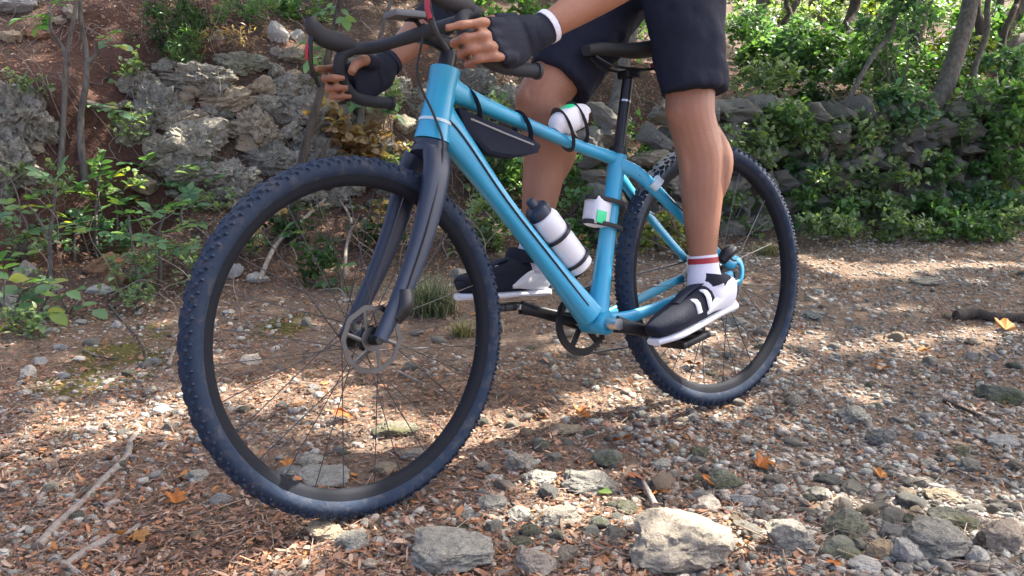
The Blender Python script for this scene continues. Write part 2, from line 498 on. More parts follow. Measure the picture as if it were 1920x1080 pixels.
# leaf: along +y, length 1, width w, folded on the midrib and drooping at the tip
def leaf_template(w=.28, fold=.10, droop=.12):
    V = np.array([(0, 0, 0), (0, .35, .02), (0, .7, 0), (0, 1, -droop),
                  (-w, .30, fold), (-w * .8, .68, fold * .7), (w, .30, fold), (w * .8, .68, fold * .7)], float)
    F = np.array([(0, 1, 4), (1, 5, 4), (1, 2, 5), (2, 3, 5), (0, 6, 1), (1, 6, 7), (1, 7, 2), (2, 7, 3)])
    return V, F
LEAF = leaf_template()
LEAF_W = leaf_template(.42, .08, .1)
LEAF_C = (np.array([(0, 0, 0), (-.42, .4, .08), (.42, .4, .08), (0, 1, -.1)], float), np.array([(0, 2, 1), (1, 2, 3)]))
LEAF_N = leaf_template(.10, .05, .15)
# curled dry fragment
FRAG_V = np.array([(0, 0, 0), (-.22, .3, .10), (.22, .3, .06), (-.2, .7, .12), (.18, .72, .16), (0, 1, .02)], float)
FRAG_F = np.array([(0, 2, 1), (1, 2, 4), (1, 4, 3), (3, 4, 5)])
FRAG_B = np.array([(-.10, 0, .02), (.13, .08, .10), (-.30, .42, .02), (.10, .40, .14), (-.16, .95, .10), (.20, .78, .04)], float)     # torn chip
FRAG_C = np.array([(-.05, 0, 0), (.05, 0, .03), (-.08, .4, .08), (.08, .38, .10), (-.02, 1, .02), (.07, .92, .0)], float)                # sliver
FRAG_F2 = np.array([(0, 1, 3), (0, 3, 2), (2, 3, 5), (2, 5, 4)])

# ------------------------------------------------------------------ the ground sheet
def axis(bands):
    out = [bands[0][0]]
    for a, b, st in bands:
        n = max(1, int(round((b - a) / st))); out += list(np.linspace(a, b, n + 1)[1:])
    return np.array(out)
gx = axis([(-120, -20, 20), (-20, -6, 2), (-6, -2.6, .12), (-2.6, 3.4, .02), (3.4, 7, .12), (7, 20, 1.5), (20, 120, 20)])
gy = axis([(-80, -10, 14), (-10, .6, 1), (.6, 1.0, .08), (1.0, 3.2, .016), (3.2, 6.6, .03), (6.6, 12, .2), (12, 30, 2), (30, 150, 20)])
X, Y = np.meshgrid(gx, gy); Z = H(X, Y)
nx, ny = len(gx), len(gy)
idx = np.arange(nx * ny).reshape(ny, nx)
Fg = np.stack([idx[:-1, :-1], idx[:-1, 1:], idx[1:, 1:], idx[1:, :-1]], -1).reshape(-1, 4)
me = new_mesh('ground', np.stack([X, Y, Z], -1).reshape(-1, 3), Fg)
S = edge_s(X, Y)
red = sstep(-2.7, -2.45, X) * (1 - sstep(-1.75, -1.5, X)) * sstep(.55, .8, S + .12 * fbm(X * 4, Y * 4, seed=21)) * (1 - sstep(2.0, 2.4, S))
red = np.maximum(red, .55 * sstep(.75, 1.0, S) * (1 - sstep(1.5, 2.3, S)) * sstep(-.1, .3, fbm(X * 3, Y * 3, seed=22)))
MOSS = [(225, 660, 95, 45), (160, 715, 110, 28), (520, 610, 60, 26), (205, 690, 80, 30)]
moss = np.zeros_like(X)
for (u, v, a, b) in MOSS:
    p, d = ground(u, v); p2, _ = ground(u, v + b); ry = abs(p2[1] - p[1]) + 1e-3; rx = a * d / FPX
    q = ((X - p[0]) / rx) ** 2 + ((Y - p[1]) / ry) ** 2 + .9 * fbm(X * 9, Y * 9, seed=31, octv=3)
    moss = np.maximum(moss, 1 - sstep(.45, 1.15, q))
hum = .85 * sstep(-.05, .35, S + .15 * fbm(X * 3, Y * 3, seed=24)) * (1 - red)
zone = np.stack([red, moss * .9, hum], -1).reshape(-1, 3)
set_tone(me, zone, 'zone')
ground_o = link('ground', me, 'trail_soil'); ground_o['kind'] = 'structure'

# ------------------------------------------------------------------ bank: rock outcrop on the left, dry stone wall on the right
def bank_rock(parent, u, v, w, h, mat, seed, name='rock', sub=4, out=.0, thick=.75, tilt=0.0, rough=.10, cuts=8):
    p, d = ground(u, v); k = d / FPX / 2
    V, F = rock_verts(sub, seed, cuts, rough, 2.6, (.5, .9), .66, .13)
    sx, sz = w * k, h * k; sy = max(.05, thick * (sx + sz) / 2)
    V = V * np.array([sx, sy, sz])
    c, s = math.cos(tilt), math.sin(tilt)
    R = np.array([[c, 0, s], [0, 1, 0], [-s, 0, c]])
    V = V @ R.T
    me = new_mesh(name, V, F, True, 40)
    o = link(name, me, mat, parent)
    o.location = Vector(p - ray(u, v) / np.linalg.norm(ray(u, v)) * (out + sy * .15)) - (parent.location if parent else Vector())
    return o

oc = ground(470, 330)[0]
outcrop = empty('rock_outcrop', oc, 'weathered grey limestone outcrop in the bank behind the front wheel', 'rock outcrop')
OUT = [  # u, v, w, h, tilt, material
    (370, 155, 150, 70, .05, 'outcrop_rock'), (455, 122, 110, 45, .05, 'mossy_limestone'), (415, 192, 125, 58, -.15, 'tan_rock'),
    (300, 205, 110, 95, .2, 'outcrop_rock'), (258, 165, 75, 55, -.2, 'outcrop_rock'), (395, 213, 55, 22, .35, 'outcrop_rock'),
    (425, 240, 70, 40, .3, 'outcrop_rock'), (355, 275, 130, 105, .1, 'outcrop_rock'), (485, 255, 120, 100, -.1, 'outcrop_rock'),
    (565, 220, 110, 80, 0, 'outcrop_rock'), (600, 190, 70, 55, .1, 'tan_rock'), (545, 160, 80, 50, 0, 'outcrop_rock'),
    (375, 325, 120, 60, -.1, 'outcrop_rock'), (440, 335, 90, 70, .2, 'outcrop_rock'), (510, 310, 110, 70, .15, 'outcrop_rock'),
    (585, 290, 120, 85, 0, 'outcrop_rock'), (640, 240, 90, 75, -.1, 'outcrop_rock'), (300, 300, 85, 90, 0, 'outcrop_rock'),
    (545, 355, 130, 55, .05, 'outcrop_rock'), (640, 330, 110, 80, 0, 'outcrop_rock'), (430, 375, 90, 45, .1, 'outcrop_rock'),
    (490, 165, 60, 45, .3, 'tan_rock'), (500, 200, 80, 45, -.2, 'outcrop_rock'), (700, 290, 90, 70, .1, 'outcrop_rock'),
    (690, 215, 80, 60, 0, 'tan_rock'), (720, 350, 90, 60, 0, 'outcrop_rock'), (650, 165, 80, 50, .1, 'outcrop_rock'),
    (250, 250, 60, 80, .1, 'outcrop_rock'), (350, 230, 90, 40, -.2, 'outcrop_rock'), (735, 165, 70, 50, 0, 'outcrop_rock'),
    (370, 375, 80, 40, .1, 'outcrop_rock'), (610, 375, 90, 40, 0, 'outcrop_rock'), (880, 165, 110, 70, .1, 'outcrop_rock'),
    (960, 200, 100, 80, .0, 'outcrop_rock'), (880, 250, 90, 80, .2, 'outcrop_rock'), (800, 200, 90, 80, .2, 'outcrop_rock'),
]
for i, (u, v, w, h, tl, m) in enumerate(OUT):
    bank_rock(outcrop, u, v, w * 1.10, h * 1.15, m, 100 + i, tilt=tl, sub=5 if w > 85 else 4, rough=.22, cuts=8, thick=.6)
for i in range(70):
    u, v = random.uniform(225, 760), random.uniform(120, 390)
    w = random.uniform(22, 55); bank_rock(outcrop, u, v, w, w * random.uniform(.5, .9), random.choice(['outcrop_rock', 'outcrop_rock', 'tan_rock', 'mossy_limestone']), 900 + i, tilt=random.uniform(-.5, .5), sub=3, rough=.16, cuts=9, thick=.8, out=.02)

b = ground(45, 270)[0]
bo = empty('boulder', b, 'huge pitted grey boulder at the left edge of the photo', 'boulder')
for i, (u, v, w, h, m) in enumerate([(35, 220, 150, 150, 'outcrop_rock'), (15, 315, 130, 120, 'outcrop_rock'), (85, 245, 60, 75, 'outcrop_rock')]):
    bank_rock(bo, u, v, w, h, m, 160 + i, 'rock_lobe', sub=5, rough=.2, cuts=6, thick=.8)
b = ground(25, 45)[0]

BANKSTONES = [
    (25, 15, 95, 45, 'pale_rock', 'long pale stone at the top left corner of the photo'),
    (22, 75, 38, 32, 'tan_rock', 'tan stone stuck in red soil near top left corner'),
    (70, 68, 48, 28, 'brown_rock', 'rust brown stone stuck in the red soil bank'),
    (112, 40, 34, 20, 'tan_rock', 'small tan stone beside the twin thin saplings'),
    (140, 28, 40, 34, 'pink_rock', 'pinkish stone behind the twin thin saplings'),
    (522, 70, 46, 52, 'pale_rock', 'pointed pale rock on top of the outcrop'),
    (555, 112, 66, 42, 'tan_rock', 'squarish tan block under the pointed pale rock'),
    (520, 100, 28, 24, 'pink_rock', 'small pinkish stone between pointed rock and mossy slab'),
    (556, 72, 32, 30, 'pale_rock', 'small pale stone right of the pointed rock'),
    (408, 70, 30, 24, 'pale_rock', 'white stone in leaf litter above the mossy slab'),
    (600, 205, 70, 50, 'tan_rock', 'yellowish block behind the leaning sapling'),
    (70, 280, 34, 28, 'tan_rock', 'small tan stone beside the huge boulder'),
    (195, 506, 72, 54, 'brown_rock', 'orange brown rock among the green saplings'),
    (222, 530, 46, 38, 'brown_rock', 'smaller dark brown rock leaning on the orange one'),
    (190, 546, 56, 24, 'pale_rock', 'flat pale stone below the orange brown rock'),
    (52, 517, 66, 52, 'pink_rock', 'pale pink slab behind saplings at left edge'),
    (95, 545, 50, 30, 'limestone', 'grey stone under the saplings at left'),
    (18, 575, 50, 40, 'limestone', 'grey stone cut by the left edge of the photo'),
    (245, 468, 26, 18, 'brown_rock', 'small rust coloured stone above the orange brown rock'),
    (430, 513, 58, 36, 'pale_rock', 'larger of two pale stones seen inside the front wheel'),
    (483, 525, 46, 24, 'pale_rock', 'smaller of two pale stones seen inside the front wheel'),
    (925, 622, 44, 66, 'limestone', 'upright grey stone behind the front tyre near the far shoe'),
    (860, 520, 40, 30, 'limestone', 'grey stone behind the grass tuft'),
    (1490, 425, 46, 24, 'limestone', 'grey stone at the foot of the wall right of the rear tyre'),
]
def bank_stone(i, u, v, w, h, m, lab):
    p, d = ground(u, v); k = d / FPX / 2
    V, F = rock_verts(4, 200 + i, 10, .12, 2.4, (.5, .85), .6, .06)
    V = V * np.array([w * k, (w + h) * .5 * k, h * k * 1.05]); V = V @ rotz(np.array(0.0))
    o = link('stone', new_mesh('stone', V, F, True, 38), m)
    o.location = Vector(p + np.array([0, 0, h * k * .12]))
    tagit(o, lab, 'stone')
for i, a in enumerate(BANKSTONES): bank_stone(i, *a)

# dry stone wall: coursed blocks, each one a child
wp = ground(1620, 430)[0]
wall = empty('dry_stone_wall', wp, 'tumbledown dry stone wall half hidden by ivy on the right', 'stone wall')
BL = []
for i in range(16):
    V, F = rock_verts(4, 300 + i, 14, .12, 2.6, (.42, .66), .62, .05); BL.append(new_mesh('stone', V, F, True, 40))
for m_ in BL: m_.materials.append(MATS['wall_rock'])
cnt = 0
xw = 0.45
def wall_base(x):
    return np.interp(x, EX, EY) + (.18 + .10 * sstep(.4, 1.4, x)) / .89
zc = -.02
course = 0
while zc < .80:
    hc = random.uniform(.07, .15); x = .30 + random.uniform(0, .15)
    while x < 4.1:
        wc = random.choice((random.uniform(.06, .14), random.uniform(.12, .30))); hs = random.uniform(.75, 1.15)
        top = .60 + .18 * float(vnoise(x * 1.4, 3.3, seed=41)) + .05
        if x < .9: top += .1
        if zc < top and random.random() > .12 - .08 * (zc < .3) + .45 * float(sstep(1.9, 3.0, x)):
            y = wall_base(x + wc / 2) + .03 + zc * .30 + random.uniform(-.03, .03)
            o = bpy.data.objects.new('stone', random.choice(BL)); COL.objects.link(o); o.parent = wall
            o.scale = (wc * .56, random.uniform(.12, .18), hc * .62 * hs)
            o.location = Vector((x + wc / 2, y, zc + hc / 2 + random.uniform(-.012, .012))) - Vector(wp)
            o.rotation_euler = (random.uniform(-.25, .25), random.uniform(-.22, .22), math.atan2(.5, 1) + random.uniform(-.2, .2) + random.choice((0, math.pi)))
            cnt += 1
        x += wc * random.uniform(.92, 1.02)
    zc += hc * .93; course += 1

# ------------------------------------------------------------------ stones of the trail
HERO = [
    (1287, 1018, 200, 140, 'buff_rock', 'big tan boulder lying at the bottom edge of the trail'),
    (1483, 1003, 92, 104, 'limestone', 'flat faced grey stone standing right of the big tan boulder'),
    (1590, 985, 92, 80, 'mossy_limestone', 'green mossy rock right of the flat faced grey stone'),
    (1578, 1030, 70, 54, 'mossy_limestone', 'lower mossy stone touching the green mossy rock'),
    (1752, 1012, 138, 104, 'limestone', 'rough grey rock between white cobble and pinkish stone'),
    (1790, 975, 90, 50, 'mossy_limestone', 'dark mossy rock leaning behind the rough grey rock'),
    (1877, 1002, 88, 88, 'pink_rock', 'pinkish orange tilted stone at the bottom right corner'),
    (1702, 1032, 56, 74, 'pale_rock', 'rounded white cobble left of the rough grey rock'),
    (1832, 1042, 48, 46, 'pale_rock', 'small round pale cobble below the pinkish stone'),
    (1622, 1062, 66, 36, 'pale_rock', 'pale flattish cobble cut by the bottom edge'),
    (1655, 1030, 50, 50, 'tan_rock', 'olive tan stone beside the rounded white cobble'),
    (848, 1038, 170, 92, 'limestone', 'large grey green rock at bottom below the front wheel'),
    (1003, 1050, 92, 68, 'pink_rock', 'pale pinkish rock left of the big tan boulder'),
    (1045, 970, 96, 50, 'limestone', 'sunlit grey rock behind the pale pinkish rock'),
    (975, 968, 56, 44, 'limestone', 'grey stone left of the sunlit grey rock'),
    (1105, 908, 120, 48, 'limestone', 'flat grey slab lying across the trail rise'),
    (975, 866, 60, 50, 'limestone', 'angular grey stone right of the front tyre'),
    (1010, 895, 70, 44, 'limestone', 'low grey stone beside the angular grey one'),
    (925, 946, 66, 36, 'limestone', 'low grey stone just right of the front tyre bottom'),
    (878, 968, 50, 28, 'limestone', 'small grey stone nearest to the front tyre bottom'),
    (1140, 862, 60, 40, 'mossy_limestone', 'mossy stone behind the flat grey slab'),
    (1362, 900, 76, 50, 'mossy_limestone', 'yellow green mossy stone above the big tan boulder'),
    (1332, 946, 52, 42, 'pale_rock', 'white angular stone behind the big tan boulder'),
    (1400, 940, 52, 26, 'pale_rock', 'flat white pebble right of the white angular stone'),
    (1462, 918, 36, 28, 'pale_rock', 'smooth grey pebble above the flat faced stone'),
    (1605, 778, 66, 44, 'limestone', 'left one of the pair of grey stones on right of trail'),
    (1652, 815, 58, 54, 'limestone', 'right one of the pair of grey stones on right of trail'),
    (1884, 740, 86, 50, 'mossy_limestone', 'olive grey rock at the right edge of the trail'),
    (1727, 818, 24, 24, 'pale_rock', 'white round pebble right of the grey stone pair'),
    (1065, 806, 70, 28, 'tan_rock', 'flat tan stone in the sun left of the rear wheel'),
    (660, 1016, 72, 48, 'limestone', 'grey stone below the lowest point of the front tyre'),
    (610, 1000, 78, 42, 'tan_rock', 'olive tan stone touching the front tyre from below'),
    (690, 1058, 40, 30, 'pink_rock', 'pinkish pebble left of the large grey green rock'),
    (1125, 982, 42, 40, 'mossy_limestone', 'small mossy stone left of the big tan boulder'),
    (1048, 1005, 34, 32, 'mossy_limestone', 'tiny mossy stone above the pale pinkish rock'),
    (606, 897, 118, 30, 'limestone', 'long flat slab seen through the bottom of front wheel'),
    (548, 886, 66, 30, 'limestone', 'flat stone left of the long slab inside front wheel'),
    (580, 864, 62, 24, 'limestone', 'thin slab behind the long slab inside front wheel'),
    (740, 806, 90, 30, 'mossy_limestone', 'low mossy slab seen through the right of front wheel'),
    (780, 850, 60, 30, 'pink_rock', 'small pinkish slab beside the low mossy slab'),
    (470, 673, 44, 30, 'pale_rock', 'pale oval stone seen in the middle of front wheel'),
    (300, 769, 36, 26, 'pale_rock', 'pale round stone just left of the front tyre'),
    (366, 893, 46, 30, 'limestone', 'grey stone left of the lower front tyre'),
    (48, 697, 36, 38, 'pale_rock', 'blue grey upright stone near the moss at left'),
    (73, 678, 32, 24, 'pale_rock', 'pale stone touching the blue grey upright stone'),
    (95, 620, 28, 20, 'pale_rock', 'white pebble left above the moss patch'),
    (112, 650, 28, 18, 'pale_rock', 'white pebble between moss patch and left saplings'),
    (146, 674, 24, 16, 'pale_rock', 'white pebble on the moss patch'),
    (117, 704, 26, 20, 'pale_rock', 'white stone below the moss patch'),
    (45, 736, 26, 20, 'pale_rock', 'white pebble under the blue grey upright stone'),
    (150, 603, 30, 16, 'pale_rock', 'flat pale stone above the moss patch'),
    (218, 608, 22, 22, 'pale_rock', 'pale lump at the upper edge of the moss'),
    (425, 585, 24, 16, 'pale_rock', 'upper one of the white pebbles inside front wheel'),
    (1380, 601, 46, 28, 'limestone', 'rounded grey stone right of the near shoe'),
    (1530, 592, 46, 26, 'limestone', 'grey stone right of the rear tyre'),
    (1748, 528, 72, 22, 'limestone', 'low grey slab on the far right of the trail'),
    (1826, 640, 32, 20, 'tan_rock', 'small tan stone below the dark log'),
    (1775, 930, 74, 34, 'tan_rock', 'flat tan stone behind the dark mossy rock'),
    (1885, 828, 70, 16, 'pale_rock', 'thin flat stone at the right edge above leaf heap'),
    (1805, 845, 36, 30, 'mossy_limestone', 'greenish stone near the right edge of the trail'),
    (1745, 870, 40, 26, 'limestone', 'dark grey stone in front of the leaf heap'),
    (1240, 870, 44, 28, 'limestone', 'grey stone on the trail rise right of the flat slab'),
    (1430, 770, 40, 24, 'limestone', 'grey stone right under the rear tyre'),
    (720, 880, 50, 30, 'tan_rock', 'tan stone at the inner edge of the front tyre'),
    (1540, 925, 44, 26, 'limestone', 'grey stone behind the green mossy rock'),
    (1700, 925, 40, 24, 'tan_rock', 'tan pebble in the sunlit strip above the rough grey rock'),
]
hero_xy = []
def trail_stone(i, u, v, w, h, m, lab, group=None, sub=5):
    p, d = ground(u, v + h * .30); k = d / FPX / 2
    V, F = rock_verts(sub, 400 + i, 11, .11, 2.3, (.52, .90), .62, .045)
    a = random.uniform(-.35, .35)
    sx = w * k; sz = max(h * k * .78, .009); sy = max(min(.9 * sx, 1.5 * h * k), .7 * sx)
    V = V * np.array([sx, sy, sz]); V = V @ rotz(np.array(a)).T
    o = link('stone', new_mesh('stone', V, F, True, 42), m)
    o.location = Vector((p[0], p[1] + sy * .35, float(H(p[0], p[1])) + sz * .42))
    hero_xy.append((p[0], p[1] + sy * .35, max(sx, sy)))
    tagit(o, lab, 'stone', group)
for i, a in enumerate(HERO): trail_stone(i, *a, sub=5 if a[2] > 55 else 4)
HX = np.array(hero_xy)

# loose cobbles, each one a thing
PEB = []
for i in range(14):
    V, F = rock_verts(3, 600 + i, 8, .06, 2.0, (.55, .92), .5); PEB.append(new_mesh('cobble', V, F, True, 45))
PMATS = ['limestone', 'limestone', 'pale_rock', 'pink_rock', 'limestone', 'mossy_limestone', 'tan_rock']
PEBM = {}
def where(u, v):
    if v < 560 and u > 1480: return 'on the far trail right of the rear tyre'
    if u > 1480 and v < 720: return 'right of the rear tyre at mid trail'
    if u > 1500 and v < 880: return 'on the gravel at right near the leaf heap'
    if u > 1150 and v > 880: return 'among the rocks along the bottom right'
    if u > 1150 and v > 760: return 'on the gravel below the rear wheel'
    if u > 940 and v > 840: return 'on the trail rise right of the front tyre'
    if u > 940: return 'on the trail under the cranks'
    if (u - 632) ** 2 / 250 ** 2 + (v - 636) ** 2 / 290 ** 2 < 1: return 'seen through the front wheel'
    if v > 960: return 'along the bottom edge left of centre'
    if u < 320 and v < 760: return 'around the moss patch at left'
    if u < 420: return 'on the trail around the long pale stick'
    return 'on the trail beside the front tyre'
n = 0; tries = 0
names_used = {}
while n < 190 and tries < 4000:
    tries += 1
    u = random.uniform(0, 1920); v = random.triangular(480, 1078, 900)
    lim = np.interp(u, [0, 450, 900, 1400, 1920], [640, 590, 560, 480, 455])
    if v < lim: continue
    w_ = 1.0 if u > 900 else .55
    if random.random() > w_: continue
    p, d = ground(u, v)
    if np.min(np.hypot(HX[:, 0] - p[0], HX[:, 1] - p[1]) - HX[:, 2]) < .012: continue
    r = random.uniform(.009, .021) * (1.0 if d < 2.4 else 1.3)
    j = random.randrange(14); mm = random.choice(PMATS)
    key = (j, mm)
    if key not in PEBM:
        c = PEB[j].copy(); c.materials.append(MATS[mm]); PEBM[key] = c
    o = bpy.data.objects.new('cobble', PEBM[key]); COL.objects.link(o)
    e = random.uniform(.75, 1.3); sz = r * random.uniform(.5, .8)
    o.scale = (r * e, r / e, sz); o.rotation_euler = (random.uniform(-.25, .25), random.uniform(-.25, .25), random.uniform(0, 6.28))
    o.location = (p[0], p[1], float(H(p[0], p[1])) + sz * .32)
    tone = {'limestone': 'grey', 'pale_rock': 'whitish', 'pink_rock': 'pinkish', 'mossy_limestone': 'greenish', 'tan_rock': 'tan'}[mm]
    size = 'small' if r * FPX / d < 12 else ('medium' if r * FPX / d < 17 else 'larger')
    shape = 'long' if e > 1.14 or e < .87 else ('flat' if sz < r * .62 else 'round')
    for _, best in sorted((math.hypot(HX[q, 0] - p[0], HX[q, 1] - p[1]), q) for q in range(len(HERO)) if len(HERO[q][5].split()) <= 9):
        dx, dy = p[0] - HX[best, 0], p[1] - HX[best, 1]
        rel = ('right of' if dx > 0 else 'left of') if abs(dx) > abs(dy) else ('just behind' if dy > 0 else 'in front of')
        lab = f'{size} {shape} {tone} cobble {rel} {HERO[best][5]}'
        if lab not in names_used: break
    names_used[lab] = 1
    tagit(o, lab, 'cobble', 'loose cobbles on the trail')
    n += 1

ROCKM = {}
ROCKS = []
for i in range(10):
    V, F = rock_verts(4, 650 + i, 12, .12, 2.4, (.50, .86), .62, .05); ROCKS.append(new_mesh('foreground_stone', V, F, True, 42))
n = 0; tries = 0; RX = []
while n < 46 and tries < 4000:
    tries += 1
    u = random.uniform(840, 1915); v = random.triangular(850, 1078, 1000)
    p, d = ground(u, v)
    if np.min(np.hypot(HX[:, 0] - p[0], HX[:, 1] - p[1]) - HX[:, 2]) < .016: continue
    if RX and min(math.hypot(p[0] - a[0], p[1] - a[1]) - a[2] for a in RX) < .018: continue
    r = random.uniform(.014, .031); j = random.randrange(10); mm = random.choice(['limestone', 'limestone', 'limestone', 'pale_rock', 'pink_rock', 'limestone', 'mossy_limestone'])
    if (j, mm) not in ROCKM:
        c = ROCKS[j].copy(); c.materials.append(MATS[mm]); ROCKM[(j, mm)] = c
    o = bpy.data.objects.new('foreground_stone', ROCKM[(j, mm)]); COL.objects.link(o); e = random.uniform(.75, 1.3); sz = r * random.uniform(.55, .85)
    o.scale = (r * e, r / e, sz); o.rotation_euler = (random.uniform(-.3, .3), random.uniform(-.3, .3), random.uniform(0, 6.28))
    o.location = (p[0], p[1], float(H(p[0], p[1])) + sz * .22); RX.append((p[0], p[1], r))
    tone = {'limestone': 'grey', 'pink_rock': 'buff', 'mossy_limestone': 'greenish', 'pale_rock': 'whitish'}[mm]
    size = 'fist sized' if r > .025 else 'egg sized'
    for _, best in sorted((math.hypot(HX[q, 0] - p[0], HX[q, 1] - p[1]), q) for q in range(len(HERO)) if len(HERO[q][5].split()) <= 9):
        dx, dy = p[0] - HX[best, 0], p[1] - HX[best, 1]
        rel = ('right of' if dx > 0 else 'left of') if abs(dx) > abs(dy) else ('just behind' if dy > 0 else 'in front of')
        lab = f'{size} {tone} stone {rel} {HERO[best][5]}'
        if lab not in names_used: break
    names_used[lab] = 1
    tagit(o, lab, 'stone', 'angular stones along the bottom of the trail'); n += 1

# gravel: nobody could count it
def gravel():
    N = 33000
    half = N // 2
    U = RNG.uniform(-30, 1950, 110000); Vv = RNG.uniform(440, 1240, 110000)
    c, s = math.cos(PITCH), math.sin(PITCH); q = (540 - Vv) / FPX
    dz = -s + q * c; t = CAMH / -dz
    x1, y1 = (U - 960) / FPX * t, (c + q * s) * t
    x2 = RNG.uniform(-3.2, 5, 110000); y2 = RNG.uniform(.9, 5.6, 110000)
    x = np.concatenate([x1, x2]); y = np.concatenate([y1, y2])
    s_ = edge_s(x, y)
    dens = .20 + .44 * fbm(x * 1.9, y * 1.9, seed=51, octv=3) + .56 * sstep(-.25, .7, x) - .10 * sstep(2.8, 4.2, y)
    dens *= 1 - sstep(-.1, .4, s_)
    keep = (RNG.random(len(x)) < dens)
    x, y = x[keep], y[keep]
    pm = RNG.permutation(len(x))[:N]; x, y = x[pm], y[pm]
    n_ = len(x)
    r = np.clip(RNG.lognormal(math.log(.0047), .48, n_), .0022, .0140)
    z = H(x, y)
    T = np.stack([x, y, z + r * .22], -1)
    e = RNG.uniform(.7, 1.35, n_)
    Sx = np.zeros((n_, 3, 3)); Sx[:, 0, 0] = r * e; Sx[:, 1, 1] = r / e; Sx[:, 2, 2] = r * RNG.uniform(.45, .85, n_)
    R = rotz(RNG.uniform(0, 6.28, n_)) @ rotx(RNG.normal(0, .3, n_)) @ Sx
    b_ = np.clip(RNG.normal(.74, .20, n_), .26, 1.25)
    tint = np.array([[1, .96, .88], [1, .88, .78], [.97, .98, .90], [1, .92, .82]])[RNG.integers(0, 4, n_)]
    cols = b_[:, None] * tint
    parts = np.array_split(np.arange(n_), 6)
    for k, ix in enumerate(parts):
        V, F = rock_verts(2 if k < 1 else 1, 700 + k, 7, .10, 1.8, (.5, .9))
        yield V, F, R[ix], T[ix], cols[ix]
def join_instances(name, gens, mat, kind='stuff', label=None, cat=None, parent=None):
    VV, FF, CC = [], [], []; off = 0
    for V, F, R, T, C in gens:
        n_, k = len(T), len(V)
        v = (np.einsum('nij,vj->nvi', R, V) + T[:, None, :]).reshape(-1, 3)
        VV.append(v); FF.append((F[None] + (np.arange(n_) * k)[:, None, None]).reshape(-1, 3) + off); CC.append(np.repeat(C, k, axis=0)); off += len(v)
    me = new_mesh(name, np.concatenate(VV), np.concatenate(FF)); set_tone(me, np.concatenate(CC))
    o = link(name, me, mat, parent)
    return tagit(o, label, cat, None, kind)
join_instances('gravel', gravel(), 'gravel_stone', label='loose pale gravel scattered over the trail', cat='gravel')

# leaf litter
PAL = np.array([(.29, .142, .078), (.36, .195, .118), (.22, .100, .056), (.43, .29, .21), (.13, .075, .052), (.38, .17, .075), (.50, .38, .29), (.19, .12, .085), (.48, .20, .05), (.33, .195, .135)])
PALW = np.array([.19, .18, .15, .11, .12, .08, .05, .08, .025, .08]); PALW /= PALW.sum()
def litter(N, fragtype, bank=False):
    M = N * 6
    U = RNG.uniform(-40, 1960, M); Vv = RNG.uniform(430, 1230, M)
    c, s = math.cos(PITCH), math.sin(PITCH); q = (540 - Vv) / FPX
    t = CAMH / (s - q * c)
    x = np.concatenate([(U - 960) / FPX * t, RNG.uniform(-3.4, 5, M)]); y = np.concatenate([(c + q * s) * t, RNG.uniform(.85, 7.2, M)])
    if bank:
        x = RNG.uniform(-3.4, 2.4, 2 * M); y = np.interp(x, EX, EY) + RNG.uniform(.0, 3.2, 2 * M)
    s_ = edge_s(x, y)
    dens = .62 + .22 * (1 - sstep(-.2, .5, x)) + .5 * fbm(x * 2.1, y * 2.1, seed=61, octv=3) - .34 * sstep(-.05, .6, x) * (1 - sstep(2.6, 4.2, y))
    redz = sstep(-2.5, -2.35, x) * (1 - sstep(-1.8, -1.65, x)) * sstep(.65, .8, s_) * (1 - sstep(1.6, 2, s_))
    dens = dens * (1 - .93 * redz)
    for (u, v, a, b) in MOSS[:2]:
        p, d = ground(u, v); dens = dens * (1 - .8 * np.exp(-((x - p[0]) / .12) ** 2 - ((y - p[1]) / .14) ** 2))
    keep = RNG.random(len(x)) < dens
    x, y = x[keep], y[keep]; pm = RNG.permutation(len(x))[:N]; x, y = x[pm], y[pm]; n_ = len(x)
    L = np.clip(RNG.lognormal(math.log(.016 if fragtype == 1 else (.016 if fragtype == 3 else .0105)), .38, n_), .004, .034)
    z = H(x, y)
    eps = .03
    gxn = (H(x + eps, y) - H(x - eps, y)) / (2 * eps); gyn = (H(x, y + eps) - H(x, y - eps)) / (2 * eps)
    nrm = np.stack([-gxn, -gyn, np.ones_like(gxn)], -1); nrm /= np.linalg.norm(nrm, axis=1)[:, None]
    a1 = np.cross(nrm, np.array([0, 1, 0.0])); a1 /= np.linalg.norm(a1, axis=1)[:, None] + 1e-9
    a2 = np.cross(nrm, a1)
    B = np.stack([a1, a2, nrm], -1)
    S_ = np.zeros((n_, 3, 3)); S_[:, 0, 0] = L * RNG.uniform(.5, 1.5, n_); S_[:, 1, 1] = L; S_[:, 2, 2] = L * RNG.uniform(-.8, 1.6, n_)
    R = B @ rotz(RNG.uniform(0, 6.28, n_)) @ rotx(RNG.normal(0, .32, n_)) @ roty(RNG.normal(0, .3, n_)) @ S_
    T = np.stack([x, y, z], -1) + nrm * RNG.uniform(.002, .009, n_)[:, None]
    C = PAL[RNG.choice(len(PAL), n_, p=PALW)] * RNG.uniform(.6, 1.15, n_)[:, None]
    tm = {0: (FRAG_V, FRAG_F), 1: LEAF, 2: (FRAG_B, FRAG_F2), 3: (FRAG_C, FRAG_F2)}[fragtype]
    return tm[0], tm[1], R, T, C
join_instances('leaf_litter', [litter(24000, 0), litter(34000, 2), litter(34000, 3), litter(4500, 1), litter(12000, 2, True), litter(6000, 3, True), litter(6000, 1, True)], 'litter', label='brown dry leaf litter covering trail and bank', cat='leaf litter')

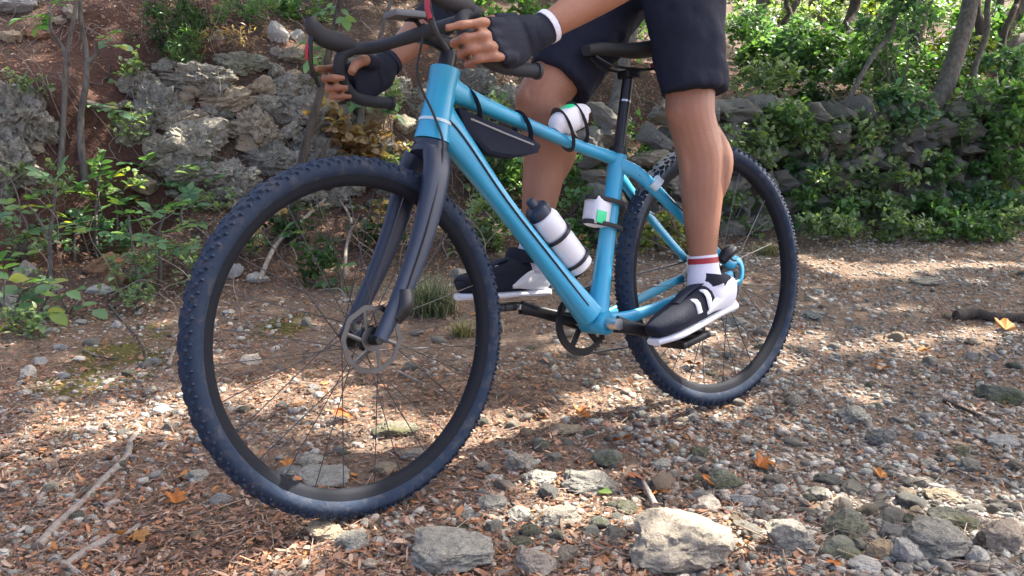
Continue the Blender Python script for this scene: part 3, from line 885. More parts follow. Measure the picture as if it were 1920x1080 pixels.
# needles and tiny twigs in the litter
def twiglets(N):
    Vt = np.array([(-.5, 0, 0), (.5, 0, 0), (0, 1, 0), (0, .5, .7), ]) ; Vt = np.array([(-1, 0, 0), (1, 0, 0), (0, 0, 1.4), (-.7, 1, 0), (.7, 1, 0), (0, 1, 1.0)], float)
    Ft = np.array([(0, 1, 4), (0, 4, 3), (1, 2, 5), (1, 5, 4), (2, 0, 3), (2, 3, 5)])
    U = RNG.uniform(-40, 1960, N); Vv = RNG.uniform(470, 1200, N)
    c, s = math.cos(PITCH), math.sin(PITCH); q = (540 - Vv) / FPX; t = CAMH / (s - q * c)
    x = (U - 960) / FPX * t; y = (c + q * s) * t
    S_ = np.zeros((N, 3, 3)); r = RNG.uniform(.0006, .0017, N); S_[:, 0, 0] = r; S_[:, 2, 2] = r; S_[:, 1, 1] = RNG.uniform(.02, .09, N)
    R = rotz(RNG.uniform(0, 6.28, N)) @ rotx(RNG.normal(.05, .12, N)) @ S_
    T = np.stack([x, y, H(x, y) + .004], -1)
    C = np.array([.25, .19, .15]) * RNG.uniform(.4, 1.7, N)[:, None]
    return Vt, Ft, R, T, C
join_instances('fallen_twigs', [twiglets(3400)], 'litter', label='thin fallen twigs scattered in the leaf litter', cat='twigs')

# ------------------------------------------------------------------ bicycle (built in its own frame: x forward, y left, z up, origin under the rear axle)
BIKE_M = Matrix.Translation((0.5876, 2.2638, 0)) @ Matrix.Rotation(3.785, 4, 'Z') @ Matrix.Rotation(-.0087, 4, 'Y') @ Matrix.Rotation(.1613, 4, 'X')
HEAD_P = Vector((.863, 0, .747)); HEAD_A = Vector((-math.cos(math.radians(71)), 0, math.sin(math.radians(71))))
STEER = Matrix.Translation(HEAD_P) @ Matrix.Rotation(.0872, 4, HEAD_A) @ Matrix.Translation(-HEAD_P)
def ST(p): return STEER @ Vector(p)

bike = empty('bicycle', (0, 0, 0), 'sky blue gravel bicycle with drop bars and dark knobbly tyres', 'bicycle')
bike.matrix_world = BIKE_M
RADW, HWT = .362, .0225

def part(mb, name, mat, parent=bike, sharp=50): return mb.build(name, mat, parent, True, sharp)

def make_wheel(center, M=None, rotor_y=.045):
    hub_e = bpy.data.objects.new('wheel', None); COL.objects.link(hub_e); hub_e.parent = bike
    L = Matrix.Translation(center)
    if M is not None: L = M @ L
    hub_e.matrix_local = L
    m = MB(); r0 = RADW - HWT - .0005
    prof = []
    for k in range(16):
        a = 2 * math.pi * k / 16
        prof.append((r0 + HWT * .93 * math.cos(a), HWT * math.sin(a)))
    m.lathe_y(prof, seg=96, closed=True); m.build('tyre', 'tyre_rubber', hub_e)
    # tread: rows of blocks on the tyre crown and shoulders
    m = MB()
    def knob(th, y, rr, lx, ly, lz, tw=0.0):
        Mk = Matrix.Rotation(-th, 4, 'Y') @ Matrix.Translation((rr, y, 0)) @ Matrix.Rotation(tw, 4, 'X')
        V = [(-lz, -ly, -lx), (-lz, ly, -lx), (-lz, ly, lx), (-lz, -ly, lx), (lz, -ly * .8, -lx * .8), (lz, ly * .8, -lx * .8), (lz, ly * .8, lx * .8), (lz, -ly * .8, lx * .8)]
        F = [(4, 5, 6, 7), (0, 4, 7, 3), (1, 2, 6, 5), (0, 1, 5, 4), (3, 7, 6, 2)]
        m.add(V, F, Mk)
    NK = 96
    for k in range(NK):
        th = 2 * math.pi * k / NK
        knob(th, 0.0045 * (1 if k % 2 else -1), RADW - .0035, .0075, .0055, .0030)
        for sgn in (-1, 1):
            knob(th + .5 * 2 * math.pi / NK, sgn * .0130, RADW - .0068, .0068, .0042, .0030, -sgn * .6)
            knob(th, sgn * .0190, RADW - .0125, .0060, .0024, .0026, -sgn * 1.05)
    o = m.build('tread', 'tyre_rubber', hub_e, True, 20); o['kind'] = 'stuff'
    m = MB(); rr = RADW - 2 * HWT * .92
    prof = [(rr + .006, -.014), (rr + .004, -.0155), (rr - .008, -.0125), (rr - .017, -.007), (rr - .019, 0), (rr - .017, .007), (rr - .008, .0125), (rr + .004, .0155), (rr + .006, .014), (rr, 0)]
    m.lathe_y(prof, seg=96, closed=True); m.build('rim', 'rim_black', hub_e)
    m = MB(); m.lathe_y([(0.004, -.062), (.011, -.062), (.011, -.040), (.027, -.035), (.027, -.029), (.014, -.024), (.013, .024), (.027, .029), (.027, .035), (.011, .040), (.011, .062), (.004, .062)], seg=24)
    m.build('hub', 'black_metal', hub_e)
    sp = None
    for k in range(28):
        th = 2 * math.pi * k / 28; side = 1 if k % 2 else -1; tw = .42 * (1 if (k // 2) % 2 else -1)
        a = Vector((.025 * math.cos(th + tw * 2.6), side * .031, .025 * math.sin(th + tw * 2.6)))
        bb = Vector(((rr - .016) * math.cos(th), side * .003, (rr - .016) * math.sin(th)))
        m = MB(); m.loft([a, bb], .0011, seg=5); m.build('spoke', 'spoke_steel', hub_e)
    # brake rotor on the near side with cut-outs
    m = MB()
    ring = []
    for k in range(120):
        a = 2 * math.pi * k / 120; w = .0016 * math.sin(10 * a)
        ring.append((.0680 + w, .0580 + w * .6, a))
    V = []; F = []
    for (ro, ri, a) in ring:
        for r_, y_ in ((ro, .001), (ro, -.001), (ri, -.001), (ri, .001)):
            V.append((r_ * math.cos(a), rotor_y + y_, r_ * math.sin(a)))
    for k in range(120):
        l = (k + 1) % 120
        for i in range(4): F.append((k * 4 + i, k * 4 + (i + 1) % 4, l * 4 + (i + 1) % 4, l * 4 + i))
    m.add(V, F)
    for k in range(6):
        a = 2 * math.pi * k / 6
        m.loft([(.02 * math.cos(a), rotor_y, .02 * math.sin(a)), (.062 * math.cos(a + .35), rotor_y, .062 * math.sin(a + .35))], .004, .001, seg=6, up=(0, 1, 0))
    m.lathe_y([(.006, -.0015), (.024, -.0015), (.024, .0015), (.006, .0015)], (0, rotor_y, 0), 24, closed=True)
    m.build('brake_rotor', 'rotor_steel', hub_e)
    return hub_e
rear_wheel = make_wheel((0, 0, RADW))
front_wheel = make_wheel((1.08, 0, RADW), STEER)

# frame
BB = (.443, 0, .295); HT_T = (.812, 0, .898); HT_B = (.863, 0, .747)
frame = bpy.data.objects.new('frame', None); COL.objects.link(frame); frame.parent = bike
def fpart(mb, name, mat='frame_blue', sharp=50): return mb.build(name, mat, frame, True, sharp)
m = MB(); smooth_tube(m, [HT_T, (.829, 0, .848), (.847, 0, .795), HT_B], [.033, .031, .034, .039], 4, 20); fpart(m, 'head_tube')
m = MB(); smooth_tube(m, [(.842, 0, .785), (.80, 0, .742), (.70, 0, .610), (.58, 0, .460), (.465, 0, .318)], [.027, .026, .0225, .0235, .033], 5, 18, rb=[.048, .034, .0225, .0235, .032], up=(0.7, 0, .7), sq=2.7); fpart(m, 'down_tube')
m = MB(); smooth_tube(m, [(.815, 0, .862), (.765, 0, .838), (.60, 0, .776), (.46, 0, .727), (.335, 0, .690)], [.025, .021, .018, .017, .016], 5, 16, rb=[.032, .021, .0145, .0135, .016], sq=2.6); fpart(m, 'top_tube')
m = MB(); smooth_tube(m, [(.446, 0, .290), (.425, 0, .360), (.375, 0, .535), (.337, 0, .665), (.322, 0, .715)], [.036, .024, .019, .021, .022], 5, 16, rb=[.034, .026, .022, .023, .022], up=(1, 0, 0)); fpart(m, 'seat_tube')
m = MB(); m.lathe_y([(.0, -.043), (.024, -.043), (.028, -.038), (.028, .038), (.024, .043), (0, .043)], BB, 28); fpart(m, 'bottom_bracket_shell')
for sgn in (1, -1):
    m = MB(); smooth_tube(m, [(.335, sgn * .012, .675), (.285, sgn * .036, .640), (.16, sgn * .056, .520), (.03, sgn * .066, .402), (-.004, sgn * .067, .388)], [.0105, .0105, .009, .009, .008], 5, 12, rb=[.018, .017, .0135, .012, .012], sq=2.5); fpart(m, 'seat_stay')
    m = MB(); smooth_tube(m, [(.425, sgn * .030, .297), (.37, sgn * .042, .300), (.27, sgn * .056, .316), (.10, sgn * .064, .350), (.01, sgn * .067, .362)], [.012, .011, .009, .009, .008], 5, 12, rb=[.022, .017, .013, .012, .013], sq=2.5); fpart(m, 'chain_stay')
    m = MB(); smooth_tube(m, [(.012, sgn * .067, .402), (-.020, sgn * .068, .398), (-.033, sgn * .068, .372), (-.022, sgn * .068, .342), (.006, sgn * .068, .335)], [.006] * 5, 5, 10, rb=[.011, .012, .013, .012, .010], up=(1, 0, 0), sq=2.6); fpart(m, 'dropout')
m = MB(); m.box((.30, .026, .634), (.012, .004, .030)); m = MB()
m.loft([(.262, .0512, .628), (.248, .0565, .614)], .0118, .0185, seg=12, sq=2.5); fpart(m, 'decal_band', 'frame_decal')
# head badge stripe: pale line where head tube meets the down tube
m = MB(); m.loft([(.8495, 0, .789), (.8515, 0, .783)], .0362, .0362, seg=22, up=(1, 0, 0)); fpart(m, 'lower_ring', 'frame_decal')

for (x, z) in ((.590, .472), (.640, .535)):
    m = MB(); c_ = Vector((x, 0, z)) + Vector((-.78, 0, .62)) * .0225; m.loft([c_, c_ + Vector((-.78, 0, .62)) * .006], .005, seg=10); fpart(m, 'bottle_bolt', 'black_metal')
m = MB(); smooth_tube(m, [(.846, .028, .800), (.80, .0275, .752), (.70, .0245, .612), (.58, .0250, .462), (.49, .030, .345)], [.0022] * 5, 6, 6); fpart(m, 'cable', 'rubber_black')
m = MB(); smooth_tube(m, [(.30, .040, .645), (.16, .067, .534), (.03, .078, .415), (.0, .078, .40)], [.0022] * 4, 6, 6); fpart(m, 'rear_brake_hose', 'rubber_black')
m = MB(); smooth_tube(m, [(.055, .074, .405), (.035, .080, .425), (.010, .078, .432)], [.014, .018, .013], 4, 12); fpart(m, 'rear_brake_caliper', 'black_metal')
m = MB(); m.loft([(0, -.074, RADW), (0, .078, RADW)], .0085, seg=14, up=(1, 0, 0)); fpart(m, 'rear_axle', 'black_metal')
# fork, steered
fork = bpy.data.objects.new('fork', None); COL.objects.link(fork); fork.parent = bike; fork.matrix_local = STEER
def kpart(mb, name, mat='carbon_dark'): return mb.build(name, mat, fork)
m = MB(); smooth_tube(m, [(.864, 0, .745), (.870, 0, .728), (.884, 0, .712)], [.037, .040, .052], 4, 18, rb=[.037, .036, .030], up=(1, 0, 0)); kpart(m, 'fork_crown')
for sgn in (1, -1):
    m = MB(); smooth_tube(m, [(.880, sgn * .034, .722), (.897, sgn * .050, .672), (.945, sgn * .058, .560), (1.010, sgn * .062, .450), (1.074, sgn * .064, .362)], [.019, .0175, .015, .013, .012], 6, 14, rb=[.030, .031, .026, .020, .015], up=(1, 0, .3), sq=2.4); kpart(m, 'fork_blade')
m = MB(); smooth_tube(m, [(1.005, .066, .452), (1.012, .068, .420), (1.035, .066, .395)], [.012, .016, .012], 4, 12, rb=[.02, .022, .015]); kpart(m, 'brake_caliper', 'black_metal')
m = MB(); m.loft([(1.08, -.070, .362), (1.08, .074, .362)], .0085, seg=14, up=(1, 0, 0)); kpart(m, 'axle', 'black_metal')
m = MB(); smooth_tube(m, [(1.02, .076, .43), (.95, .074, .56), (.90, .065, .67), (.872, .05, .74), (.875, .03, .80), (.90, .02, .88), (.90, .05, .955)], [.0026] * 7, 6, 8); kpart(m, 'brake_hose', 'rubber_black')

# cockpit, steered
hb = bpy.data.objects.new('handlebar', None); COL.objects.link(hb); hb.parent = bike; hb.matrix_local = STEER
def hpart(mb, name, mat, parent=None): return mb.build(name, mat, parent or hb)
m = MB(); m.loft([(.811, 0, .900), (.800, 0, .934)], .0195, seg=18, up=(1, 0, 0)); hpart(m, 'headset_spacer', 'black_metal')
m = MB(); smooth_tube(m, [(.797, 0, .948), (.820, 0, .955), (.850, 0, .965), (.868, 0, .970)], [.019, .017, .017, .021], 4, 14, rb=[.020, .017, .018, .022]); hpart(m, 'stem', 'black_metal')
def bar_side(sgn):
    return [(.868, 0, .970), (.868, sgn * .10, .970), (.868, sgn * .165, .971), (.880, sgn * .195, .972), (.905, sgn * .207, .971), (.930, sgn * .216, .958), (.936, sgn * .226, .932), (.922, sgn * .238, .898), (.892, sgn * .246, .872), (.850, sgn * .251, .862), (.790, sgn * .256, .858)]
for sgn in (1, -1):
    pts = bar_side(sgn)
    m = MB(); smooth_tube(m, pts, [.0150] + [.0130] + [.0138] * 9, 6, 14); hpart(m, 'drop_bar', 'bar_tape')
    m = MB(); m.loft([(.790, sgn * .256, .858), (.783, sgn * .2565, .8577)], .0165, seg=14); hpart(m, 'bar_end_plug', 'rubber_black')
    m = MB(); smooth_tube(m, [(.905, sgn * .209, .976), (.940, sgn * .212, .985), (.975, sgn * .213, .992), (.998, sgn * .213, 1.012), (1.004, sgn * .213, 1.034)], [.016, .017, .0165, .016, .011], 5, 14, rb=[.017, .022, .020, .019, .012]); hd = hpart(m, 'brake_hood', 'rubber_black')
    m = MB(); smooth_tube(m, [(.998, sgn * .214, 1.008), (1.008, sgn * .218, .975), (1.004, sgn * .226, .930), (.985, sgn * .236, .890)], [.009, .0085, .007, .006], 5, 10, rb=[.007, .0055, .005, .0045], up=(1, 0, 0)); lv = hpart(m, 'brake_lever', 'black_metal')
    m = MB(); smooth_tube(m, [(1.007, sgn * .220, .990), (1.014, sgn * .223, .968), (1.013, sgn * .228, .945)], [.007, .0075, .006], 4, 8, rb=[.003] * 3, up=(1, 0, 0)); hpart(m, 'lever_badge', 'red_trim')
m = MB(); m.box((.905, 0, 1.004), (.075, .048, .014), bev=.004); hpart(m, 'bike_computer', 'dark_plastic')
m = MB(); smooth_tube(m, [(.868, 0, .985), (.88, 0, .995), (.90, 0, .996)], [.008, .007, .012], 4, 8, rb=[.005, .004, .004]); hpart(m, 'computer_mount', 'black_metal')

# seat post, saddle
m = MB(); m.loft([(.327, 0, .70), (.272, 0, .888)], .0142, seg=16, up=(1, 0, 0)); part(m, 'seat_post', 'black_metal')
m = MB(); m.loft([(.3285, 0, .700), (.324, 0, .716)], .0235, seg=18, up=(1, 0, 0)); part(m, 'seat_clamp', 'black_metal')
m = MB(); m.loft([(.2895, 0, .828), (.2880, 0, .833)], .0150, seg=16, up=(1, 0, 0)); part(m, 'seat_post_ring', 'silver')
sad = bpy.data.objects.new('saddle', None); COL.objects.link(sad); sad.parent = bike
m = MB(); m.box((.268, 0, .898), (.045, .042, .022), bev=.006); m.build('post_head', 'black_metal', sad)
for sgn in (1, -1):
    m = MB(); smooth_tube(m, [(.385, sgn * .010, .938), (.340, sgn * .020, .915), (.27, sgn * .022, .908), (.20, sgn * .024, .910), (.135, sgn * .040, .935)], [.0035] * 5, 5, 8); m.build('saddle_rail', 'black_metal', sad)
sp_ = [(.405, 0, .953), (.36, 0, .958), (.29, 0, .957), (.22, 0, .960), (.16, 0, .968), (.125, 0, .972)]
m = MB(); smooth_tube(m, sp_, [.017, .021, .028, .048, .068, .060], 6, 20, rb=[.013, .015, .016, .019, .020, .012], sq=2.6); m.build('saddle_shell', 'rubber_black', sad)
m = MB(); m.box((.150, 0, .926), (.03, .05, .014), bev=.004); m.build('saddle_badge', 'red_trim', sad)

# drive train
ck = bpy.data.objects.new('crankset', None); COL.objects.link(ck); ck.parent = bike
PED_L = Vector((.284, 0, .238)); PED_R = Vector((.602, 0, .352))
m = MB(); smooth_tube(m, [(.443, .070, .295), (.40, .080, .280), (.34, .085, .259), (.284, .088, .238)], [.010, .0085, .008, .009], 4, 12, rb=[.021, .016, .0145, .017], sq=2.8); m.build('crank_arm', 'black_metal', ck)
m = MB(); smooth_tube(m, [(.443, -.072, .295), (.50, -.082, .315), (.56, -.086, .337), (.602, -.088, .352)], [.010, .0085, .008, .009], 4, 12, rb=[.021, .016, .0145, .017], sq=2.8); m.build('crank_arm', 'black_metal', ck)
m = MB(); m.loft([(.443, -.085, .295), (.443, .082, .295)], .014, seg=16, up=(1, 0, 0)); m.build('axle', 'silver', ck)
def gear(c, r, teeth, y, w, mb):
    prof = []
    V = []; F = []; n_ = teeth * 4
    for k in range(n_):
        a = 2 * math.pi * k / n_; ro = r + (.0035 if k % 4 in (1, 2) else -.0015)
        for q, yy in ((ro, w), (ro, -w), (r * .80, -w), (r * .80, w)): V.append((c[0] + q * math.cos(a), y + yy, c[2] + q * math.sin(a)))
    for k in range(n_):
        l = (k + 1) % n_
        for i in range(4): F.append((k * 4 + i, k * 4 + (i + 1) % 4, l * 4 + (i + 1) % 4, l * 4 + i))
    mb.add(V, F)
m = MB(); gear(BB, .083, 40, -.050, .0018, m)
for k in range(5):
    a = 2 * math.pi * k / 5 + .3
    m.loft([(BB[0], -.052, BB[2]), (BB[0] + .07 * math.cos(a), -.052, BB[2] + .07 * math.sin(a))], .009, .003, seg=8, up=(0, 1, 0))
m.build('chainring', 'black_metal', ck, True, 30)
cs = bpy.data.objects.new('cassette', None); COL.objects.link(cs); cs.parent = bike
for k in range(8):
    m = MB(); gear((0, 0, RADW), .078 - .0065 * k, 42 - 4 * k, -.036 - .0037 * k, .0010, m); m.build('sprocket', 'silver', cs, True, 30)
def chain_path():
    pts = []
    for k in range(13):
        a = math.radians(-100 + 200 * k / 12); pts.append((BB[0] + .084 * math.cos(a), -.050, BB[2] + .084 * math.sin(a)))
    for k in range(1, 10):
        t = k / 10; pts.append((BB[0] - t * BB[0] - .015 * t, -.050, .378 + t * .03))
    for k in range(9):
        a = math.radians(95 + 175 * k / 8); pts.append((.047 * math.cos(a), -.050, RADW + .047 * math.sin(a)))
    pts += [(.012, -.050, .285), (.018, -.050, .262), (.005, -.05, .235), (.0, -.05, .205), (.02, -.05, .183), (.045, -.05, .19)]
    for k in range(1, 9):
        t = k / 9; pts.append((.045 + t * .36, -.050, .19 + t * .022))
    return pts
m = MB(); m.loft(spline(chain_path(), 2), .003, .0045, seg=6, up=(0, 1, 0), closed=True); part(m, 'chain', 'black_metal')
rd = bpy.data.objects.new('rear_derailleur', None); COL.objects.link(rd); rd.parent = bike
m = MB(); smooth_tube(m, [(-.005, -.075, .325), (.005, -.082, .300), (.018, -.078, .275)], [.014, .017, .013], 4, 12); m.build('derailleur_body', 'black_metal', rd)
m = MB(); smooth_tube(m, [(.018, -.058, .275), (.015, -.058, .235), (.022, -.058, .190)], [.003] * 3, 4, 8, rb=[.014, .010, .013], up=(1, 0, 0)); m.build('cage', 'black_metal', rd)
for (cx, cz) in ((.020, .272), (.022, .198)):
    m = MB(); gear((cx, 0, cz), .021, 12, -.050, .002, m); m.build('jockey_wheel', 'black_metal', rd)
def pedal(c, sgn, pitch):
    pe = bpy.data.objects.new('pedal', None); COL.objects.link(pe); pe.parent = bike
    pe.matrix_local = Matrix.Translation((c.x, sgn * .140, c.z)) @ Matrix.Rotation(pitch, 4, 'Y')
    m = MB(); m.loft([(0, -sgn * .055, 0), (0, sgn * .035, 0)], .007, seg=12, up=(1, 0, 0)); m.build('spindle', 'silver', pe)
    m = MB()
    m.box((.042, 0, 0), (.014, .078, .016), bev=.003); m.box((-.042, 0, 0), (.014, .078, .016), bev=.003)
    m.box((0, .034, 0), (.072, .010, .016), bev=.003); m.box((0, -.034, 0), (.072, .010, .016), bev=.003); m.box((0, 0, 0), (.024, .060, .014), bev=.003)
    m.build('platform', 'black_metal', pe)
pedal(PED_L, 1, .16); pedal(PED_R, -1, -.06)

# bottle cage (part of the bicycle) and bottle (a thing of its own)
D0, D1 = Vector((.535, 0, .403)), Vector((.705, 0, .617)); DD = (D1 - D0).normalized(); DN = Vector((-DD.z, 0, DD.x)); DN = DN if DN.x < 0 else -DN
DN = Vector((-DD.z, 0, DD.x))
bc = bpy.data.objects.new('bottle_cage', None); COL.objects.link(bc); bc.parent = bike
def onD(t, off, y=0): return D0 + DD * t + DN * off + Vector((0, y, 0))
AX = .0625
m = MB(); smooth_tube(m, [onD(.00, .0245), onD(.09, .0245), onD(.17, .0245)], [.010] * 3, 4, 10, rb=[.003] * 3, up=tuple(DN)); m.build('cage_plate', 'black_metal', bc)
for tt in (.02, .10):
    m = MB(); ring = [onD(tt, AX + .0395 * math.sin(a), .0395 * math.cos(a)) for a in np.linspace(-math.pi * 1.0, math.pi * .98, 26)]
    m.loft(ring, .0035, .005, seg=8, up=tuple(DD), closed=True); m.build('cage_band', 'black_metal', bc)
m = MB(); smooth_tube(m, [onD(-.012, .0245), onD(-.016, .06), onD(-.012, .10)], [.012, .014, .010], 4, 8, rb=[.003] * 3, up=tuple(DD)); m.build('cage_foot', 'black_metal', bc)
bot = empty('water_bottle', (0, 0, 0), 'white sports bottle with dark cap in the down tube cage', 'bottle'); bot.matrix_world = BIKE_M
m = MB(); prof = [(-.008, .030), (-.004, .0355), (.05, .0362), (.085, .0362), (.093, .0335), (.103, .0335), (.111, .0362), (.148, .0362), (.160, .031), (.163, .028)]
m.loft([onD(t, AX) for t, _ in prof], [r for _, r in prof], seg=24, up=tuple(DN)); m.build('bottle_body', 'white_plastic', bot)
m = MB(); prof = [(.163, .030), (.181, .030), (.187, .026), (.192, .012), (.208, .0105), (.212, .007)]
m.loft([onD(t, AX) for t, _ in prof], [r for _, r in prof], seg=20, up=tuple(DN)); m.build('cap', 'carbon_dark', bot)

# small frame bag tucked under the top tube
fb = empty('frame_bag', (0, 0, 0), 'dark navy wedge bag tucked under the blue top tube', 'bag'); fb.matrix_world = BIKE_M
m = MB()
poly = [(.800, .815), (.775, .806), (.60, .742), (.585, .728), (.595, .712), (.66, .703), (.735, .716), (.785, .765)]
def prism(mb, poly, w, inset=.012):
    n_ = len(poly); cx = sum(p[0] for p in poly) / n_; cz = sum(p[1] for p in poly) / n_
    rows = [(-w, .86), (-w * .78, 1.0), (w * .78, 1.0), (w, .86)]
    V = [(cx + (x - cx) * k, y, cz + (z - cz) * k) for y, k in rows for x, z in poly]
    F = [tuple(range(n_)), tuple(3 * n_ + i for i in range(n_))[::-1]]
    for r in range(3):
        for i in range(n_): F.append((r * n_ + i, (r + 1) * n_ + i, (r + 1) * n_ + (i + 1) % n_, r * n_ + (i + 1) % n_))
    mb.add(V, F)
prism(m, poly, .024); m.build('bag_body', 'bag_cloth', fb, True, 35)
for (x, z) in ((.755, .832), (.62, .782)):
    m = MB(); ring = [(x + .010 * math.sin(a), .0285 * math.cos(a), z - .012 + .034 * math.sin(a)) for a in np.linspace(0, 2 * math.pi, 22)[:-1]]
    m.loft(ring, .0085, .0012, seg=8, up=(1, 0, 0), closed=True); m.build('strap', 'bag_cloth', fb)
m = MB(); smooth_tube(m, [(.775, .0245, .790), (.69, .0252, .758), (.61, .0245, .730)], [.0022] * 3, 4, 6); m.build('zip', 'grey_plastic', fb)

def pouch(name, label, M, lx, ly, lz, gfrac, strap_r, gpos, strap_zs):
    e = empty(name, (0, 0, 0), label, 'pouch'); e.matrix_world = BIKE_M @ M
    m = MB(); m.box((0, 0, 0), (lx, ly, lz), bev=min(lx, ly, lz) * .28); m.build('pouch_body', 'white_plastic', e, True, 60)
    m = MB(); m.box(gpos, gfrac, bev=min(gfrac) * .25); m.build('green_panel', 'green_print', e, True, 60)
    for z_, (ax_, r1, r2, cx) in strap_zs:
        m = MB(); ring = [(cx + r1 * math.cos(a), r2 * math.sin(a), z_) for a in np.linspace(0, 2 * math.pi, 22)[:-1]]
        m.loft(ring, .0014, .006, seg=8, up=(0, 0, 1), closed=True); m.build('strap', 'rubber_black', e)
ang = math.atan2(.337 - .425, .665 - .360)
Mseat = Matrix.Translation((.412, 0, .565)) @ Matrix.Rotation(ang, 4, 'Y')
pouch('tool_pouch', 'white box pouch with green patch strapped to the seat tube', Mseat, .052, .056, .076, (.030, .002, .030), 0, (.008, .0285, -.016), [(.030, (0, .060, .032, -.024)), (-.030, (0, .060, .032, -.024))])
Mtop = Matrix.Translation((.478, 0, .784)) @ Matrix.Rotation(.33, 4, 'Y')
e = empty('top_tube_pouch', (0, 0, 0), 'rounded white pouch with green lid sitting on the top tube', 'pouch'); e.matrix_world = BIKE_M @ Mtop
m = MB(); smooth_tube(m, [(-.052, 0, -.006), (-.046, 0, 0), (-.010, 0, .004), (.030, 0, .002), (.050, 0, -.008)], [.012, .022, .027, .025, .014], 5, 16, rb=[.014, .026, .032, .028, .014], sq=2.8); m.build('pouch_body', 'white_plastic', e)
m = MB(); smooth_tube(m, [(-.030, 0, .026), (-.008, 0, .030), (.022, 0, .026)], [.014, .021, .014], 4, 12, rb=[.006, .009, .006]); m.build('green_lid', 'green_print', e)
for x_ in (-.022, .026):
    m = MB(); ring = [(x_, .0305 * math.cos(a), -.012 + .050 * math.sin(a)) for a in np.linspace(0, 2 * math.pi, 22)[:-1]]
    m.loft(ring, .006, .0013, seg=8, up=(1, 0, 0), closed=True); m.build('strap', 'rubber_black', e)

# ------------------------------------------------------------------ rider
per = empty('person', (0, 0, 0), 'cyclist in dark shorts and fingerless gloves standing on the pedals, hands in the drops', 'person'); per.matrix_world = BIKE_M

def remesh(o, voxel, smooth=6):
    md = o.modifiers.new('rm', 'REMESH'); md.mode = 'VOXEL'; md.voxel_size = voxel; md.use_smooth_shade = True
    if smooth:
        s_ = o.modifiers.new('sm', 'SMOOTH'); s_.iterations = smooth; s_.factor = .5
    return o

HIP = {1: Vector((.165, .095, 1.185)), -1: Vector((.175, -.095, 1.175))}
KNEE = {1: Vector((.190, .128, .785)), -1: Vector((.462, -.112, .852))}
ANK = {1: Vector((.200, .140, .372)), -1: Vector((.508, -.135, .475))}
SHO = {1: Vector((.545, .185, 1.44)), -1: Vector((.545, -.185, 1.44))}
ELB = {1: Vector((.520, .330, 1.055)), -1: Vector((.640, -.275, 1.085))}
WRI = {1: ST((.795, .268, .925)), -1: ST((.800, -.262, .938))}
body = MB()
def lerp(a, b, t): return a + (b - a) * t
def leg_loft(mb, s, grow=0.0, t0=0.0, t1=1.0, what='all'):
    h, k, a = HIP[s], KNEE[s], ANK[s]
    fw = Vector((1, 0, 0)); sh = (a - k).normalized()
    back = (Vector((-1, 0, 0)) - sh * Vector((-1, 0, 0)).dot(sh)).normalized()
    rows = [(lerp(h, k, .0), .086, .098), (lerp(h, k, .25), .082, .092), (lerp(h, k, .55), .072, .079), (lerp(h, k, .85), .059, .066),
            (k + Vector((.006, 0, 0)), .056, .064), (lerp(k, a, .12) + back * .006, .054, .062), (lerp(k, a, .28) + back * .022, .056, .062), (lerp(k, a, .45) + back * .016, .051, .056),
            (lerp(k, a, .68) + back * .005, .040, .046), (lerp(k, a, .88), .030, .036), (a, .030, .037)]
    smooth_tube(mb, [r[0] for r in rows], [r[1] for r in rows], 5, 20, rb=[r[2] for r in rows], up=(1, 0, .1))
def knee_calf(mb, s):
    k, a = KNEE[s], ANK[s]; sh_ = (a - k).normalized(); back = (Vector((-1, 0, 0)) - sh_ * Vector((-1, 0, 0)).dot(sh_)).normalized(); sd_ = Vector((0, 1, 0))
    smooth_tube(mb, [k - back * .052 - sh_ * .030, k - back * .062, k - back * .055 + sh_ * .032], [.014, .026, .016], 4, 12, rb=[.010, .014, .012])      # knee cap
    for q in (1, -1):   # two heads of the calf
        smooth_tube(mb, [lerp(k, a, .10) + back * .045 + sd_ * q * .022, lerp(k, a, .27) + back * .058 + sd_ * q * .026, lerp(k, a, .44) + back * .046 + sd_ * q * .020, lerp(k, a, .58) + back * .024 + sd_ * q * .010], [.018, .034, .029, .014], 5, 14)
    smooth_tube(mb, [lerp(k, a, .55) + back * .030, lerp(k, a, .8) + back * .030, a + back * .034], [.016, .011, .012], 4, 10)                          # tendon
    smooth_tube(mb, [lerp(k, a, .08) - back * .040, lerp(k, a, .4) - back * .028, lerp(k, a, .8) - back * .020], [.016, .014, .012], 4, 10)              # shin
    for q in (1, -1): smooth_tube(mb, [a + sd_ * q * .026 + Vector((0, 0, .012)), a + sd_ * q * .031, a + sd_ * q * .026 - Vector((0, 0, .014))], [.010, .012, .010], 3, 10)
def shoe_axes(s):
    if s == 1: heel, toe = Vector((.108, .142, .305)), Vector((.395, .142, .253))
    else: heel, toe = Vector((.478, -.140, .376)), Vector((.742, -.140, .398))
    f = (toe - heel).normalized(); up = Vector((0, 0, 1)); up = (up - f * up.dot(f)).normalized(); return heel, toe, f, up
for s in (1, -1):
    leg_loft(body, s); knee_calf(body, s)
    heel, toe, f, up = shoe_axes(s); L = (toe - heel).length
    smooth_tube(body, [ANK[s] + Vector((0, 0, .02)), ANK[s] - up * .035, heel + f * .08 + up * .035, heel + f * .16 + up * .035, heel + f * .22 + up * .03], [.030, .031, .032, .036, .026], 4, 16, rb=[.035, .036, .030, .026, .016], up=(1, 0, .2))
